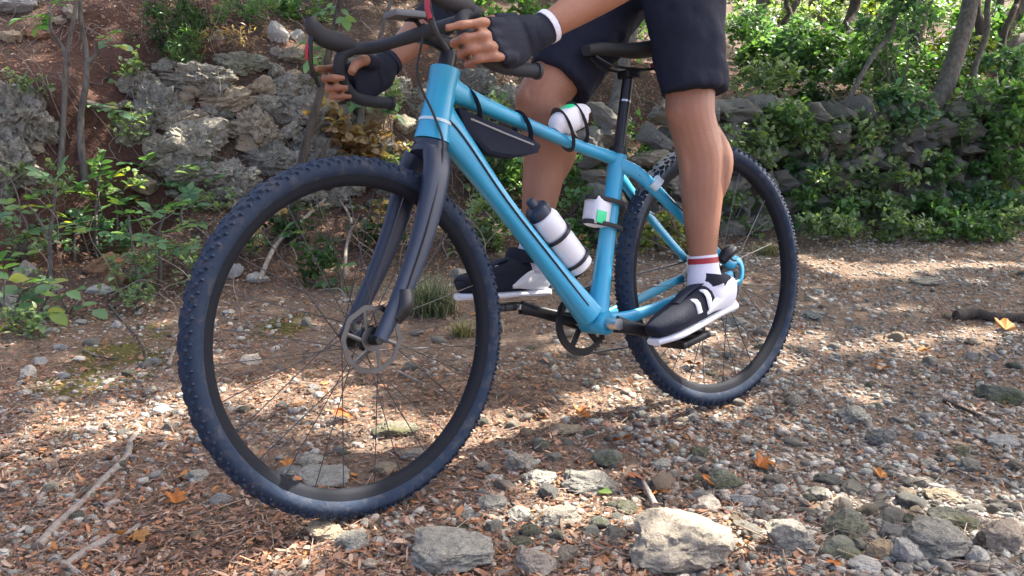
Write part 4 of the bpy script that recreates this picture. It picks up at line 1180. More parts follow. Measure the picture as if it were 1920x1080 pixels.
# torso, neck, head (above the frame edge)
hipc = (HIP[1] + HIP[-1]) / 2
tor = [(hipc + Vector((-.02, 0, -.06)), .12, .08), (hipc, .165, .105), (hipc + Vector((.06, 0, .085)), .150, .100), (hipc + Vector((.16, 0, .17)), .150, .105), (hipc + Vector((.27, 0, .235)), .170, .110), (hipc + Vector((.36, 0, .275)), .165, .090), (hipc + Vector((.42, 0, .305)), .09, .065)]
smooth_tube(body, [t[0] for t in tor], [t[1] for t in tor], 5, 24, rb=[t[2] for t in tor], up=(-.5, 0, .8))
hc = hipc + Vector((.575, 0, .43))
smooth_tube(body, [hipc + Vector((.38, 0, .29)), hipc + Vector((.47, 0, .345)), hc - Vector((.05, 0, .03))], [.075, .055, .055], 4, 18)
hp = [(hc + Vector((-.055, 0, .085)), .045), (hc + Vector((-.035, 0, .05)), .074), (hc, .078), (hc + Vector((.03, 0, -.05)), .064), (hc + Vector((.05, 0, -.105)), .036)]
smooth_tube(body, [p for p, _ in hp], [r for _, r in hp], 5, 20, rb=[r * 1.22 for _, r in hp], up=(1, 0, .3))
smooth_tube(body, [hc + Vector((.085, 0, .035)), hc + Vector((.115, 0, -.005)), hc + Vector((.095, 0, -.025))], [.008, .014, .012], 4, 10)       # nose
smooth_tube(body, [hc + Vector((.075, -.024, -.052)), hc + Vector((.088, 0, -.055)), hc + Vector((.075, .024, -.052))], [.006, .009, .006], 4, 8)  # lips
for s in (1, -1):
    smooth_tube(body, [hc + Vector((.0, s * .078, .02)), hc + Vector((-.012, s * .088, 0)), hc + Vector((.004, s * .080, -.03))], [.008, .012, .008], 4, 10)
# arms and hands
def hand_points(s):
    q = lambda x, y, z: ST((x, s * y, z))
    fingers = []
    # the hook of the bar passes near (.925,.236); knuckles outside, fingertips wrapped round the front to the inside
    for i, (z, dx, r) in enumerate([(.934, .010, .0088), (.9135, .006, .0092), (.893, -.004, .0088), (.8745, -.016, .0077)]):
        bx = .934 + dx * .9; by = .230 + (.934 - z) * .26
        if i == 0:   # index finger reaches for the lever
            fingers.append(([q(.880, .262, z + .004), q(.925, .268, z + .004), q(.965, .258, z - .001), q(.992, .243, z - .006)], [r * 1.12, r * 1.05, r * .95, r * .8]))
        else:
            fingers.append(([q(bx - .058, by + .030, z + .003), q(bx - .012, by + .036, z), q(bx + .020, by + .018, z - .003), q(bx + .016, by - .018, z - .006), q(bx - .006, by - .026, z - .007)], [r * 1.15, r * 1.08, r, r * .95, r * .8]))
    thumb = ([q(.825, .250, .948), q(.868, .226, .950), q(.905, .206, .935), q(.925, .196, .915)], [.0150, .0135, .0115, .0092])
    palm = ([q(.800, .266, .926), q(.825, .262, .918), q(.855, .264, .908), q(.886, .264, .902)], [.018, .019, .0175, .014], [.026, .036, .043, .042])
    return fingers, thumb, palm
for s in (1, -1):
    smooth_tube(body, [SHO[s] + Vector((-.06, -s * .05, 0)), SHO[s], lerp(SHO[s], ELB[s], .35), lerp(SHO[s], ELB[s], .75), ELB[s]], [.058, .060, .049, .042, .040], 4, 18)
    e, w_ = ELB[s], WRI[s]
    smooth_tube(body, [e, lerp(e, w_, .15), lerp(e, w_, .35), lerp(e, w_, .65), lerp(e, w_, .9), w_, ST((.830, s * .264, .918))], [.040, .043, .043, .035, .028, .026, .022], 4, 18, rb=[.040, .042, .041, .034, .026, .024, .026])
    fs, th, pm = hand_points(s)
    for P_, R_ in fs:
        P2, R2 = [], []
        for q in range(len(P_)):
            P2.append(P_[q]); R2.append(R_[q] * 1.04)
            if q < len(P_) - 1: P2.append((P_[q] + P_[q + 1]) / 2); R2.append((R_[q] + R_[q + 1]) * .5 * .87)
        smooth_tube(body, P2, R2, 3, 12)
    smooth_tube(body, *th, 5, 10)
    smooth_tube(body, pm[0], pm[1], 4, 16, rb=pm[2], up=(0, 0, 1))
body_o = body.build('body', 'skin', per, True, None); remesh(body_o, .0038, 3)

# gloves: shell over palm, finger stubs and wrist cuff
for s in (1, -1):
    fs, th, pm = hand_points(s); g = MB()
    smooth_tube(g, pm[0], [r + .0045 for r in pm[1]], 4, 16, rb=[r + .005 for r in pm[2]], up=(0, 0, 1))
    for P_, R_ in fs: smooth_tube(g, [P_[0], lerp(P_[0], P_[1], .75)], [R_[0] + .004, R_[1] + .0035], 3, 10)
    smooth_tube(g, [th[0][0], lerp(th[0][0], th[0][1], .9)], [th[1][0] + .004, th[1][1] + .0035], 3, 10)
    d_ = (ELB[s] - WRI[s]).normalized()
    smooth_tube(g, [pm[0][1], pm[0][0], WRI[s], WRI[s] + d_ * .040], [.029, .032, .0335, .0335], 4, 16, rb=[.040, .037, .0325, .0315], up=(0, 0, 1))
    go = g.build('glove', 'glove_cloth', per, True, None); remesh(go, .0036, 2)
    m = MB(); c_ = WRI[s] + d_ * .030
    m.loft([c_ - d_ * .006, c_ + d_ * .006], .0355, .0335, seg=18); m.build('wrist_strap', 'white_cloth' if s == 1 else 'glove_cloth', per)
    m = MB()
    smooth_tube(m, [lerp(ELB[s], WRI[s], .30), lerp(ELB[s], WRI[s], .12), ELB[s] + Vector((-.008, 0, 0)), lerp(ELB[s], SHO[s], .22), lerp(ELB[s], SHO[s], .5)], [.046, .0475, .049, .050, .055], 5, 18)
    if s == -1: m.build('elbow_sleeve', 'glove_cloth', per)

# shorts: loose legs with a clean hem
sh = MB()
h, k = HIP[1], KNEE[1]
hem = Vector((.187, .135, .830))
smooth_tube(sh, [h + Vector((0, 0, .05)), h, lerp(h, hem, .3), lerp(h, hem, .7), hem], [.086, .094, .092, .085, .078], 5, 24, rb=[.10, .108, .105, .096, .089], up=(1, 0, 0))
h, k = HIP[-1], KNEE[-1]
hem = lerp(h, k, .86) + Vector((-.012, 0, -.004))
smooth_tube(sh, [h + Vector((-.03, 0, .05)), h, lerp(h, hem, .3), lerp(h, hem, .7), hem], [.088, .096, .096, .088, .080], 5, 24, rb=[.10, .112, .112, .100, .090], up=(1, 0, 0))
smooth_tube(sh, [hipc + Vector((-.03, 0, -.095)), hipc + Vector((-.01, 0, -.03)), hipc + Vector((.02, 0, .05)), hipc + Vector((.06, 0, .10))], [.12, .178, .178, .165], 5, 24, rb=[.08, .125, .125, .112], up=(-.5, 0, .8))
so = sh.build('shorts', 'shorts_cloth', per, True, None); remesh(so, .008, 3)
dt = bpy.data.textures.new('cloth_folds', 'CLOUDS'); dt.noise_scale = .07; dt.noise_depth = 2
dm = so.modifiers.new('folds', 'DISPLACE'); dm.texture = dt; dm.strength = .022; dm.mid_level = .5
# jersey and helmet, out of the picture
jm = MB(); smooth_tube(jm, [t[0] for t in tor[1:]], [t[1] + .012 for t in tor[1:]], 5, 24, rb=[t[2] + .012 for t in tor[1:]], up=(-.5, 0, .8))
for s in (1, -1): smooth_tube(jm, [SHO[s] + Vector((-.06, -s * .05, 0)), SHO[s], lerp(SHO[s], ELB[s], .45)], [.072, .072, .062], 4, 18)
jo = jm.build('jersey', 'shorts_cloth', per, True, None); remesh(jo, .01, 3)
hm = MB(); smooth_tube(hm, [hc + Vector((-.125, 0, .035)), hc + Vector((-.09, 0, .07)), hc + Vector((-.02, 0, .105)), hc + Vector((.06, 0, .095)), hc + Vector((.105, 0, .06))], [.05, .088, .096, .082, .03], 5, 20, rb=[.035, .055, .06, .05, .02]); hm.build('helmet', 'white_plastic', per)

# socks and shoes
for s in (1, -1):
    k, a = KNEE[s], ANK[s]; d_ = (k - a).normalized()
    heel, toe, f, up = shoe_axes(s)
    m = MB(); top = a + d_ * .062
    smooth_tube(m, [a - up * .045, a - up * .02, a, a + d_ * .03, top], [.042, .043, .0415, .0360, .0345], 5, 20, rb=[.047, .048, .047, .041, .039], up=(1, 0, .1)); sk = m.build('sock', 'white_cloth', per)
    m = MB(); m.loft([top - d_ * .020, top - d_ * .006], .0356, .0402, seg=22, up=(1, 0, .1)); m.build('sock_stripe', 'red_trim', sk)
    m = MB()
    L = (toe - heel).length
    rows = [(.00, .010, .018, .022), (.012, .030, .030, .040), (.045, .042, .034, .050), (.09, .044, .036, .050), (.14, .036, .041, .040), (.20, .030, .046, .031), (.245, .025, .043, .025), (L - .008, .020, .028, .018), (L, .018, .014, .010)]
    smooth_tube(m, [heel + f * x + up * z for x, z, w, hh in rows], [w for _, _, w, _ in rows], 4, 22, rb=[hh for *_, hh in rows], up=tuple(up), sq=2.5); sho = m.build('shoe', 'glove_cloth', per)
    m = MB(); rows = [(-.004, .016, .010), (.02, .036, .010), (.08, .036, .009), (.15, .043, .009), (.21, .048, .009), (.25, .045, .009), (L + .002, .020, .008)]
    smooth_tube(m, [heel + f * x + up * -.004 for x, w, hh in rows], [w for _, w, _ in rows], 4, 18, rb=[hh for *_, hh in rows], up=tuple(up), sq=3); m.build('sole', 'white_plastic', sho)
    m = MB(); rows = [(-.006, .030, .022, .026), (.010, .036, .0325, .038), (.035, .037, .0370, .042), (.070, .034, .0388, .036), (.105, .026, .0415, .022), (.135, .016, .041, .008)]
    smooth_tube(m, [heel + f * x + up * z for x, z, w, hh in rows], [w for _, _, w, _ in rows], 4, 18, rb=[hh for *_, hh in rows], up=tuple(up), sq=2.6); m.build('heel_cup', 'white_plastic', sho)
    m = MB()
    for x in (.125, .165):
        c_ = heel + f * x + up * .050
        smooth_tube(m, [c_ + Vector((0, s * .044, 0)) - up * .022, c_ + Vector((0, s * .036, 0)) + up * (.018 if x < .15 else .008), c_ + Vector((0, -s * .02, 0)) + up * (.026 if x < .15 else .016)], [.009] * 3, 4, 8, rb=[.003] * 3, up=(0, s, .3))
    m.build('shoe_strap', 'white_plastic', sho)
    m = MB(); cc = heel + f * .066
    m.loft([cc + up * .072, cc + up * .082, cc + up * .092 - f * .004], [.0455, .0465, .0445], [.0545, .0555, .053], seg=22, up=tuple(f)); m.build('shoe_collar', 'glove_cloth', sho)
    m = MB(); smooth_tube(m, [heel + f * .10 + up * .086 + Vector((0, s * .012, 0)), heel + f * .15 + up * .078, heel + f * .20 + up * .060], [.016, .020, .017], 4, 12, rb=[.004, .005, .004], up=tuple(up)); m.build('tongue', 'bag_cloth', sho)

# ------------------------------------------------------------------ vegetation
def leaf_fine(w=.30, fold=.08, droop=.14, serr=0.0):
    ts = [0, .12, .3, .5, .7, .87, 1.0]; ws = [0, .55, .95, 1.0, .78, .42, 0]
    V, F = [], []
    for t, k in zip(ts, ws):
        z = -droop * t * t
        V += [(-w * k, t, z + fold * k), (0, t, z), (w * k, t, z + fold * k)]
    for i in range(len(ts) - 1):
        a = i * 3
        for q in ((a, a + 1, a + 4, a + 3), (a + 1, a + 2, a + 5, a + 4)): F.append(q)
    return np.array(V), F
def lobed_leaf(n=5, depth=.5):
    V = [(0, 0, 0)]; F = []
    K = n * 4
    for k in range(K + 1):
        a = math.radians(-140 + 280 * k / K); r = (1 - depth * (.5 + .5 * math.cos(k / K * n * 2 * math.pi))) * (.8 + .2 * math.cos(a))
        V.append((r * math.sin(a) * .55, .25 + r * math.cos(a) * .6, .06 * math.sin(5 * a) + .05 * abs(math.sin(a))))
    for k in range(1, K + 1): F.append((0, k + 1, k))
    return np.array(V), F
LEAF_ME = []
for w, fd, dr in ((.30, .08, .14), (.36, .05, .2), (.27, .12, .08)):
    V, F = leaf_fine(w, fd, dr); me_ = new_mesh('leaf', V, F); me_.materials.append(MATS['sapling_leaf']); LEAF_ME.append(me_)
ORANGE_ME = []
for dp in (.55, .35):
    V, F = lobed_leaf(5, dp); me_ = new_mesh('leaf', V, F, False); me_.materials.append(MATS['orange_leaf']); ORANGE_ME.append(me_)

def add_leaf(parent, base, dirv, up, L, meshes=LEAF_ME, width=1.0):
    d = Vector(dirv).normalized(); u = Vector(up); u = (u - d * u.dot(d))
    if u.length < 1e-3: u = d.orthogonal()
    u.normalize(); x = d.cross(u)
    M = Matrix((x * L * width, d * L, u * L)).transposed().to_4x4()
    o = bpy.data.objects.new('leaf', random.choice(meshes)); COL.objects.link(o); o.parent = parent
    M.translation = Vector(base) - parent.location
    o.matrix_local = M
    return o

def pinnate(parent, start, dirv, L, pairs, leafL, meshes=LEAF_ME):
    d = Vector(dirv).normalized(); side = d.cross(Vector((0, 0, 1)))
    if side.length < .1: side = Vector((1, 0, 0))
    side.normalize(); upv = side.cross(d)
    pts = [Vector(start) + d * (L * t) + Vector((0, 0, -.10 * L * t * t)) for t in (0, .35, .7, 1)]
    m = MB(); smooth_tube(m, [p - parent.location for p in pts], [.0016, .0013, .001, .0008], 3, 5); m.build('twig', 'bark', parent)
    for k in range(pairs):
        t = .3 + .62 * k / max(1, pairs - 1); p = Vector(start) + d * (L * t) + Vector((0, 0, -.10 * L * t * t))
        for s_ in (-1, 1):
            dd = side * s_ + d * random.uniform(.25, .6) + upv * random.uniform(-.25, .25)
            add_leaf(parent, p, dd, upv + side * random.uniform(-.3, .3) + Vector((0, -.35, .2)), leafL * random.uniform(.75, 1.1), meshes)
    add_leaf(parent, pts[-1], d + Vector((0, 0, -.2)), upv + Vector((0, -.3, 0)), leafL * 1.1, meshes)

def px_path(pts, d0, dd=0.0):
    return [at(u, v, d0 + dd * i) for i, (u, v) in enumerate(pts)]

def sapling(name, label, base, stems, rad_px, sprays, leaf_px, cat='sapling', bark='bark', group=None, fwd=.0, pairs=(2, 3)):
    """stems: list of pixel polylines from the base up; sprays: (u, v, du, dv) compound leaves at the depth of the base"""
    g, d = ground(*base); d -= fwd
    e = empty(name, g, label, cat, group)
    for i, st in enumerate(stems):
        P_ = px_path(st, d); n_ = len(P_)
        P_ = [p + np.array([0, random.uniform(-.03, .03) if 0 < j else 0, 0]) for j, p in enumerate(P_)]
        r0 = (rad_px if i == 0 else rad_px * .65) * d / FPX
        m = MB(); smooth_tube(m, [Vector(p) - e.location for p in P_], list(np.linspace(r0 * 1.15, r0 * .6, n_)), 6, 9)
        m.build('stem', bark, e)
    for sp__ in sprays:
        u, v, du, dv = sp__
        p = at(u, v, d + random.uniform(-.05, .05)); q = at(u + du, v + dv, d + random.uniform(-.10, .04))
        L = np.linalg.norm(q - p)
        pinnate(e, p, q - p, L, random.randint(*pairs), leaf_px * d / FPX)
    return e

sapling('twin_sapling', 'left stem of the twin bare saplings before the red soil', (112, 320), [[(112, 322), (116, 250), (122, 170), (126, 118), (138, 60), (147, -30)], [(126, 120), (112, 85), (100, 55), (92, 10)]], 5.5,
        [(95, 25, -60, 5), (98, 15, 30, -25), (92, 20, -20, 25)], 24)
sapling('twin_sapling', 'right stem of the twin bare saplings before the red soil', (160, 335), [[(160, 338), (156, 270), (150, 215), (164, 150), (158, 90), (154, 40), (150, -30)], [(163, 120), (178, 100), (184, 75)]], 6.5,
        [(184, 78, 30, -25), (186, 75, 45, 5), (190, 85, 35, -5), (160, 200, 40, -10), (175, 195, 50, 10), (170, 205, 65, 5)], 22)
sapling('leaning_sapling', 'slender dark sapling leaning right behind the front tyre top', (545, 445), [[(545, 448), (560, 350), (580, 255), (600, 170), (622, 75), (645, -30)], [(582, 245), (600, 235), (620, 232)], [(560, 350), (600, 300), (618, 260)]], 9,
        [(632, 8, -30, 12), (636, 12, 10, 20), (606, 65, -35, 10), (600, 80, -20, 30)], 24, bark='bark_dark')
sapling('leaning_sapling', 'thin grey sapling leaning right between bar and rider hands', (660, 330), [[(660, 330), (680, 190), (700, 110), (716, 55), (742, -30)], [(690, 150), (650, 110), (640, 90)]], 6,
        [(690, 165, -25, 25), (700, 170, 35, 20), (715, 195, 30, 20), (680, 200, 45, 0)], 20)
sapling('ash_seedling', 'tall ash seedling with paired leaves before the red soil', (182, 480), [[(182, 480), (180, 430), (178, 380), (184, 330)]], 3,
        [(180, 420, -35, -25), (180, 400, 40, -25), (181, 385, -25, -35), (183, 365, 30, -40), (180, 440, 45, -5), (184, 340, 5, -40), (182, 430, -50, 5)], 27, pairs=(2, 3))
sapling('ash_seedling', 'bushy ash seedling left of the orange brown rock', (95, 520), [[(95, 520), (92, 450), (100, 390), (105, 345)], [(92, 450), (75, 410), (50, 385)]], 4,
        [(100, 400, -40, -35), (104, 370, 40, -30), (105, 350, 10, -40), (75, 405, -45, -20), (50, 385, -40, 10), (98, 420, 45, 0), (93, 450, 45, -25), (92, 470, -50, 0), (105, 345, -35, -25)], 25)
sapling('ash_seedling', 'ash seedling right of the orange brown rock', (262, 545), [[(262, 545), (258, 490), (250, 440), (240, 405)]], 3,
        [(258, 480, 40, -20), (252, 450, -40, -15), (245, 420, 40, -20), (240, 408, -20, -30), (256, 470, -45, 10), (250, 440, 45, 10)], 25)
sapling('ash_seedling', 'wide leaved seedling close to the left tyre edge', (300, 535), [[(300, 535), (305, 480), (300, 440), (312, 400)]], 3,
        [(305, 480, 40, -15), (303, 460, -35, -20), (300, 440, 45, -20), (308, 415, -25, -25), (312, 400, 25, -25), (304, 490, -40, 15)], 27)
sapling('bramble', 'bramble with broad dark leaves at the left edge', (28, 620), [[(28, 620), (30, 580), (50, 545), (80, 530)], [(28, 620), (15, 570), (8, 520)]], 3,
        [(80, 530, 45, 10), (60, 540, 35, 30), (40, 560, 55, 20), (30, 590, -20, 25), (15, 560, -20, -25), (10, 530, 20, -25), (8, 515, -5, -35), (50, 548, 20, -30)], 36, pairs=(1, 2))
sapling('bramble', 'low bramble with big leaves beside the flat pale stone', (130, 590), [[(130, 590), (115, 560), (105, 545)], [(130, 590), (145, 570), (150, 560)]], 2.5,
        [(105, 548, -25, -20), (115, 560, 25, -20), (145, 572, 30, 5), (125, 580, -45, 5)], 32, pairs=(1, 1))
sapling('ash_seedling', 'young ash with fresh leaves under the huge boulder', (40, 480), [[(40, 480), (45, 430), (38, 395)]], 3,
        [(45, 440, 35, -15), (42, 420, -35, -15), (38, 398, 20, -30), (38, 398, -25, -20), (43, 450, -40, 0)], 24)
sapling('ash_seedling', 'small ash between tall seedling and bushy seedling', (140, 490), [[(140, 490), (138, 450), (146, 420)]], 2.5,
        [(138, 455, -30, -12), (140, 440, 30, -12), (146, 422, 12, -28), (146, 424, -22, -20)], 22)
sapling('ash_seedling', 'small ash behind the orange brown rock', (220, 450), [[(220, 450), (224, 410), (218, 380)]], 2.5,
        [(223, 418, -28, -10), (222, 405, 30, -12), (218, 382, -10, -28), (219, 385, 24, -16)], 21)
sapling('ash_seedling', 'small ash near the tyre below the outcrop', (345, 430), [[(345, 430), (342, 400), (350, 380)]], 2.5,
        [(342, 405, -28, -10), (346, 392, 26, -10), (350, 382, 5, -26), (343, 412, 30, 4)], 21)
sapling('rock_seedling', 'small seedling with three sprigs below the outcrop', (385, 375), [[(385, 375), (380, 350), (372, 330)]], 2, [(372, 332, -22, -10), (380, 345, 25, -15), (375, 335, 10, -25)], 20)
sapling('rock_seedling', 'seedling sprouting beside the curved root', (300, 345), [[(300, 345), (285, 325), (265, 310)], [(300, 345), (320, 325), (330, 312)]], 2, [(265, 310, -28, -8), (285, 325, -25, 12), (330, 312, 28, -5), (318, 325, 20, 18), (270, 315, 10, -25)], 22)
sapling('rock_seedling', 'low green seedling at the foot of the outcrop', (285, 395), [[(285, 395), (275, 370), (280, 350)]], 2, [(275, 372, -30, 5), (280, 352, 25, -10), (278, 360, -25, -18), (283, 385, 35, -5)], 22)
sapling('dry_seedling', 'low seedling seen through the front wheel near its hub', (520, 480), [[(520, 480), (516, 455), (524, 440)]], 2, [(516, 458, -30, -5), (524, 442, 25, -8), (520, 450, 15, -22)], 22, pairs=(1, 2))
sapling('dry_seedling', 'yellow green seedling behind the fork blade', (640, 545), [[(640, 545), (636, 520), (628, 505)]], 2, [(636, 522, -28, 5), (628, 506, 20, -12), (638, 535, -35, 8), (640, 540, 30, -4)], 24, pairs=(1, 2))

# the curved root and loose sticks
def stick(name, label, pts, rpx, cat='stick', mat='dead_wood', onground=True, lift=.006, twigs=(), taper=.6):
    W = []
    ds = []
    for (u, v) in pts:
        p, d = ground(u, v); ds.append(d); W.append(p)
    W = [np.array([p[0], p[1], float(H(p[0], p[1])) + lift]) for p in W] if onground else W
    e0 = Vector(W[0]); m = MB(); n_ = len(W)
    rs = np.linspace(1, taper, n_) * rpx * np.mean(ds) / FPX * (1 + .12 * RNG.normal(size=n_))
    smooth_tube(m, [Vector(p) - e0 for p in W], list(np.abs(rs)), 7, 9)
    for (a, b) in twigs:
        p, d = ground(*a); q, _ = ground(*b)
        p = Vector((p[0], p[1], float(H(p[0], p[1])) + lift)); q = Vector((q[0], q[1], float(H(q[0], q[1])) + lift + .01))
        m.loft([p - e0, (p + q) / 2 - e0 + Vector((.004, 0, .003)), q - e0], [rpx * .4 * d / FPX, rpx * .3 * d / FPX, rpx * .15 * d / FPX], seg=7)
    o = m.build(name, mat); o.location = e0
    return tagit(o, label, cat)
stick('root', 'grey root arching over the bank left of the outcrop', [(165, 218), (215, 226), (240, 216), (272, 238), (293, 280), (300, 325), (308, 352)], 7, 'root', 'bark', True, .05)
stick('stick', 'long pale stick lying on the trail at lower left', [(72, 1032), (110, 988), (160, 943), (205, 895), (238, 862), (246, 832), (266, 808)], 8.5, twigs=[((238, 862), (262, 870))])
stick('stick', 'thick pale stick in the sun strip at bottom left', [(118, 1072), (165, 1040), (205, 1018), (245, 1002), (262, 990)], 8)
stick('stick', 'broken stick end cut by the bottom left edge', [(120, 1062), (135, 1075), (150, 1084)], 9)
stick('stick', 'short white twig left of the front tyre', [(316, 690), (322, 672), (328, 655)], 4)
stick('stick', 'thin bent twig lying across the moss patch', [(205, 575), (235, 610), (262, 640), (275, 670), (268, 695)], 2.5, mat='bark')
stick('stick', 'thin forked twig on the moss patch', [(155, 660), (185, 672), (225, 676)], 2.5, mat='bark', twigs=[((190, 673), (200, 690))])
stick('log', 'dark twisted branch lying at the right edge of the trail', [(1792, 600), (1830, 596), (1860, 602), (1900, 604), (1950, 606)], 11, 'log', 'bark_dark', taper=.9, lift=.014)
stick('stick', 'upright brown twig stump behind the big tan boulder', [(1228, 965), (1215, 940), (1205, 920)], 7, lift=.02)
stick('stick', 'dark thin branch at the right below the olive rock', [(1770, 755), (1800, 768), (1840, 785)], 5, mat='bark_dark')
stick('stick', 'long dark twig at the left edge of the trail', [(-5, 862), (35, 855), (60, 850), (85, 858)], 5, mat='bark_dark')
stick('stick', 'thin straw coloured stalk under the crank', [(745, 700), (790, 722), (835, 748)], 2.2)
stick('stick', 'thin twig arcing in front of the leaf heap', [(1690, 935), (1740, 920), (1780, 885), (1830, 905)], 2.5, mat='bark')
stick('stick', 'thin pale twig at bottom right among rocks', [(1650, 1062), (1720, 1055), (1780, 1062), (1850, 1070)], 3)
stick('dead_branch', 'pale dead branch leaning up the bank inside the front wheel', [(487, 548), (520, 478), (560, 440), (610, 392), (645, 362)], 4, 'branch', 'dead_wood', True, .05)
stick('dead_branch', 'dark dead branch crossing the outcrop', [(530, 225), (560, 255), (600, 290), (620, 300)], 3, 'branch', 'bark', True, .10)
stick('dead_stalk', 'bleached dry stalk standing behind the fork', [(648, 545), (650, 490), (660, 440), (640, 400), (630, 385)], 3.2, 'stalk', 'dead_wood', True, .06)
stick('dead_branch', 'slanting dead stem at the foot of the stone wall', [(1395, 440), (1415, 420), (1435, 395)], 4, 'branch', 'dead_wood', True, .05)

# orange fallen leaves that stand out
for (u, v, s_, lab) in [
    (330, 955, 52, 'bright orange fallen leaf in the sun strip left of the front tyre'), (250, 1020, 44, 'orange fallen leaf beside the thick pale stick'),
    (1150, 837, 44, 'orange leaf on the trail below the rear wheel'), (1090, 790, 46, 'orange leaf in the sun left of the rear tyre'),
    (1215, 912, 50, 'yellow orange maple leaf above the big tan boulder'), (1235, 935, 44, 'orange leaf lying just behind the big tan boulder'),
    (1420, 885, 52, 'rust orange leaf right of the mossy yellow green stone'), (1340, 922, 44, 'yellow leaf leaning on the mossy yellow green stone'),
    (1890, 905, 30, 'small orange leaf near the right edge'), (1655, 695, 40, 'yellow brown leaf at mid trail on the right'),
    (1885, 625, 46, 'orange leaf under the dark twisted branch'), (655, 785, 44, 'orange leaf seen through the front wheel'),
    (1650, 905, 36, 'orange leaf in front of the leaf heap'), (1120, 930, 28, 'green leaf on the flat grey slab'),
    (1300, 690, 36, 'orange leaf seen through the rear wheel'), (1560, 1062, 40, 'brown orange leaf between rocks at the bottom'),
    (540, 885, 34, 'tan leaf seen low in the front wheel'), (1720, 665, 34, 'orange leaf on the far right of the trail')]:
    p, d = ground(u, v); L = s_ * d / FPX
    o = bpy.data.objects.new('fallen_leaf', random.choice(ORANGE_ME)); COL.objects.link(o)
    o.location = (p[0], p[1], float(H(p[0], p[1])) + .012); o.scale = (L, L, L * 1.3)
    o.rotation_euler = (random.uniform(.15, .5), random.uniform(-.3, .3), random.uniform(0, 6.28))
    if lab.startswith('green'): o.data = LEAF_ME[1]
    tagit(o, lab, 'leaf')

# bushes and ivy: stems plus a mass of small leaves
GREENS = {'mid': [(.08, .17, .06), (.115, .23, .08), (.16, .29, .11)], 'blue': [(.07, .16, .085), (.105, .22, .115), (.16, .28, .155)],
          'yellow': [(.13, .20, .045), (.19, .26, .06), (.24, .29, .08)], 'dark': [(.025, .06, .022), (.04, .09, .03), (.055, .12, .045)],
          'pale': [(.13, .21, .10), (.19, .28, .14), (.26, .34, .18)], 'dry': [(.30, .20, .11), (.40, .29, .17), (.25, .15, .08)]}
def leaf_mass(C, n_, L, pal, tmpl, spread=.055, tilt=.55, per=7):
    """leaves in sprigs around the points C"""
    nc = len(C); ci = RNG.integers(0, nc, n_ // per); ci = np.repeat(ci, per); n_ = len(ci)
    sdir = RNG.normal(size=(n_ // per, 3)); sdir = np.repeat(sdir, per, axis=0); sdir /= np.linalg.norm(sdir, axis=1)[:, None]
    jit = np.repeat(RNG.normal(0, spread * .6, (n_ // per, 3)), per, axis=0)
    T = C[ci] + jit + sdir * (RNG.uniform(-1, 1, n_) * spread)[:, None] + RNG.normal(0, spread * .22, (n_, 3))
    Ln = L * RNG.uniform(.55, 1.2, n_)
    S_ = np.zeros((n_, 3, 3)); S_[:, 0, 0] = Ln * RNG.uniform(.8, 1.25, n_); S_[:, 1, 1] = Ln; S_[:, 2, 2] = Ln
    R = rotz(RNG.uniform(0, 6.28, n_)) @ rotx(RNG.normal(.25, tilt, n_)) @ roty(RNG.normal(0, tilt, n_)) @ S_
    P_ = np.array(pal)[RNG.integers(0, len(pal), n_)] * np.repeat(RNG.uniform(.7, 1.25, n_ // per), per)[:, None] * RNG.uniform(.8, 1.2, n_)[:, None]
    return tmpl[0], tmpl[1], R, T, P_

def bush(name, label, u, v, ru, rv, n_, Lpx, pal, fwd=.12, tmpl=LEAF, dep=None, cat='bush', stems=5, thick=.8, dry=0.0):
    g, d = ground(u, min(v + rv * .7, 1000))
    if dep: d = dep
    c = at(u, v, d - fwd); rx, rz = ru * d / FPX, rv * d / FPX; ry = thick * (rx + rz) / 2
    e = empty(name, g if not dep else (c[0], c[1], float(H(c[0], c[1]))), label, cat)
    k = max(12, n_ // 30)
    q = RNG.normal(size=(k, 3)); q /= np.linalg.norm(q, axis=1)[:, None]; q *= (RNG.uniform(.15, 1, k) ** .5)[:, None]
    q *= (1 + .35 * fbm(q[:, 0] * 2 + u, q[:, 1] * 2, q[:, 2] * 2, seed=71, octv=2))[:, None]
    C = c + q * np.array([rx, ry, rz])
    hz = H(C[:, 0], C[:, 1]) + .02; C[:, 2] = np.maximum(C[:, 2], hz)
    gens = [leaf_mass(C, n_, Lpx * d / FPX, GREENS[pal], tmpl, spread=.9 * Lpx * d / FPX)]
    if dry: gens.append(leaf_mass(C, int(n_ * dry), Lpx * d / FPX, GREENS['dry'], tmpl, spread=.9 * Lpx * d / FPX))
    gens = [(a, b_, R, T - np.array(e.location), c_) for a, b_, R, T, c_ in gens]
    join_instances('foliage', gens, 'foliage', parent=e)
    for i in range(stems):
        tip = C[RNG.integers(0, len(C))]; b0 = np.array(e.location) + np.array([RNG.normal(0, rx * .25), RNG.normal(0, ry * .2), 0]); b0[2] = float(H(b0[0], b0[1])) - .02
        mid = (b0 + tip) / 2 + RNG.normal(0, .15 * rx, 3)
        m = MB(); smooth_tube(m, [Vector(p) - e.location for p in (b0, mid, tip)], [.006, .0045, .002], 5, 6); m.build('stem', 'bark', e)
    return e
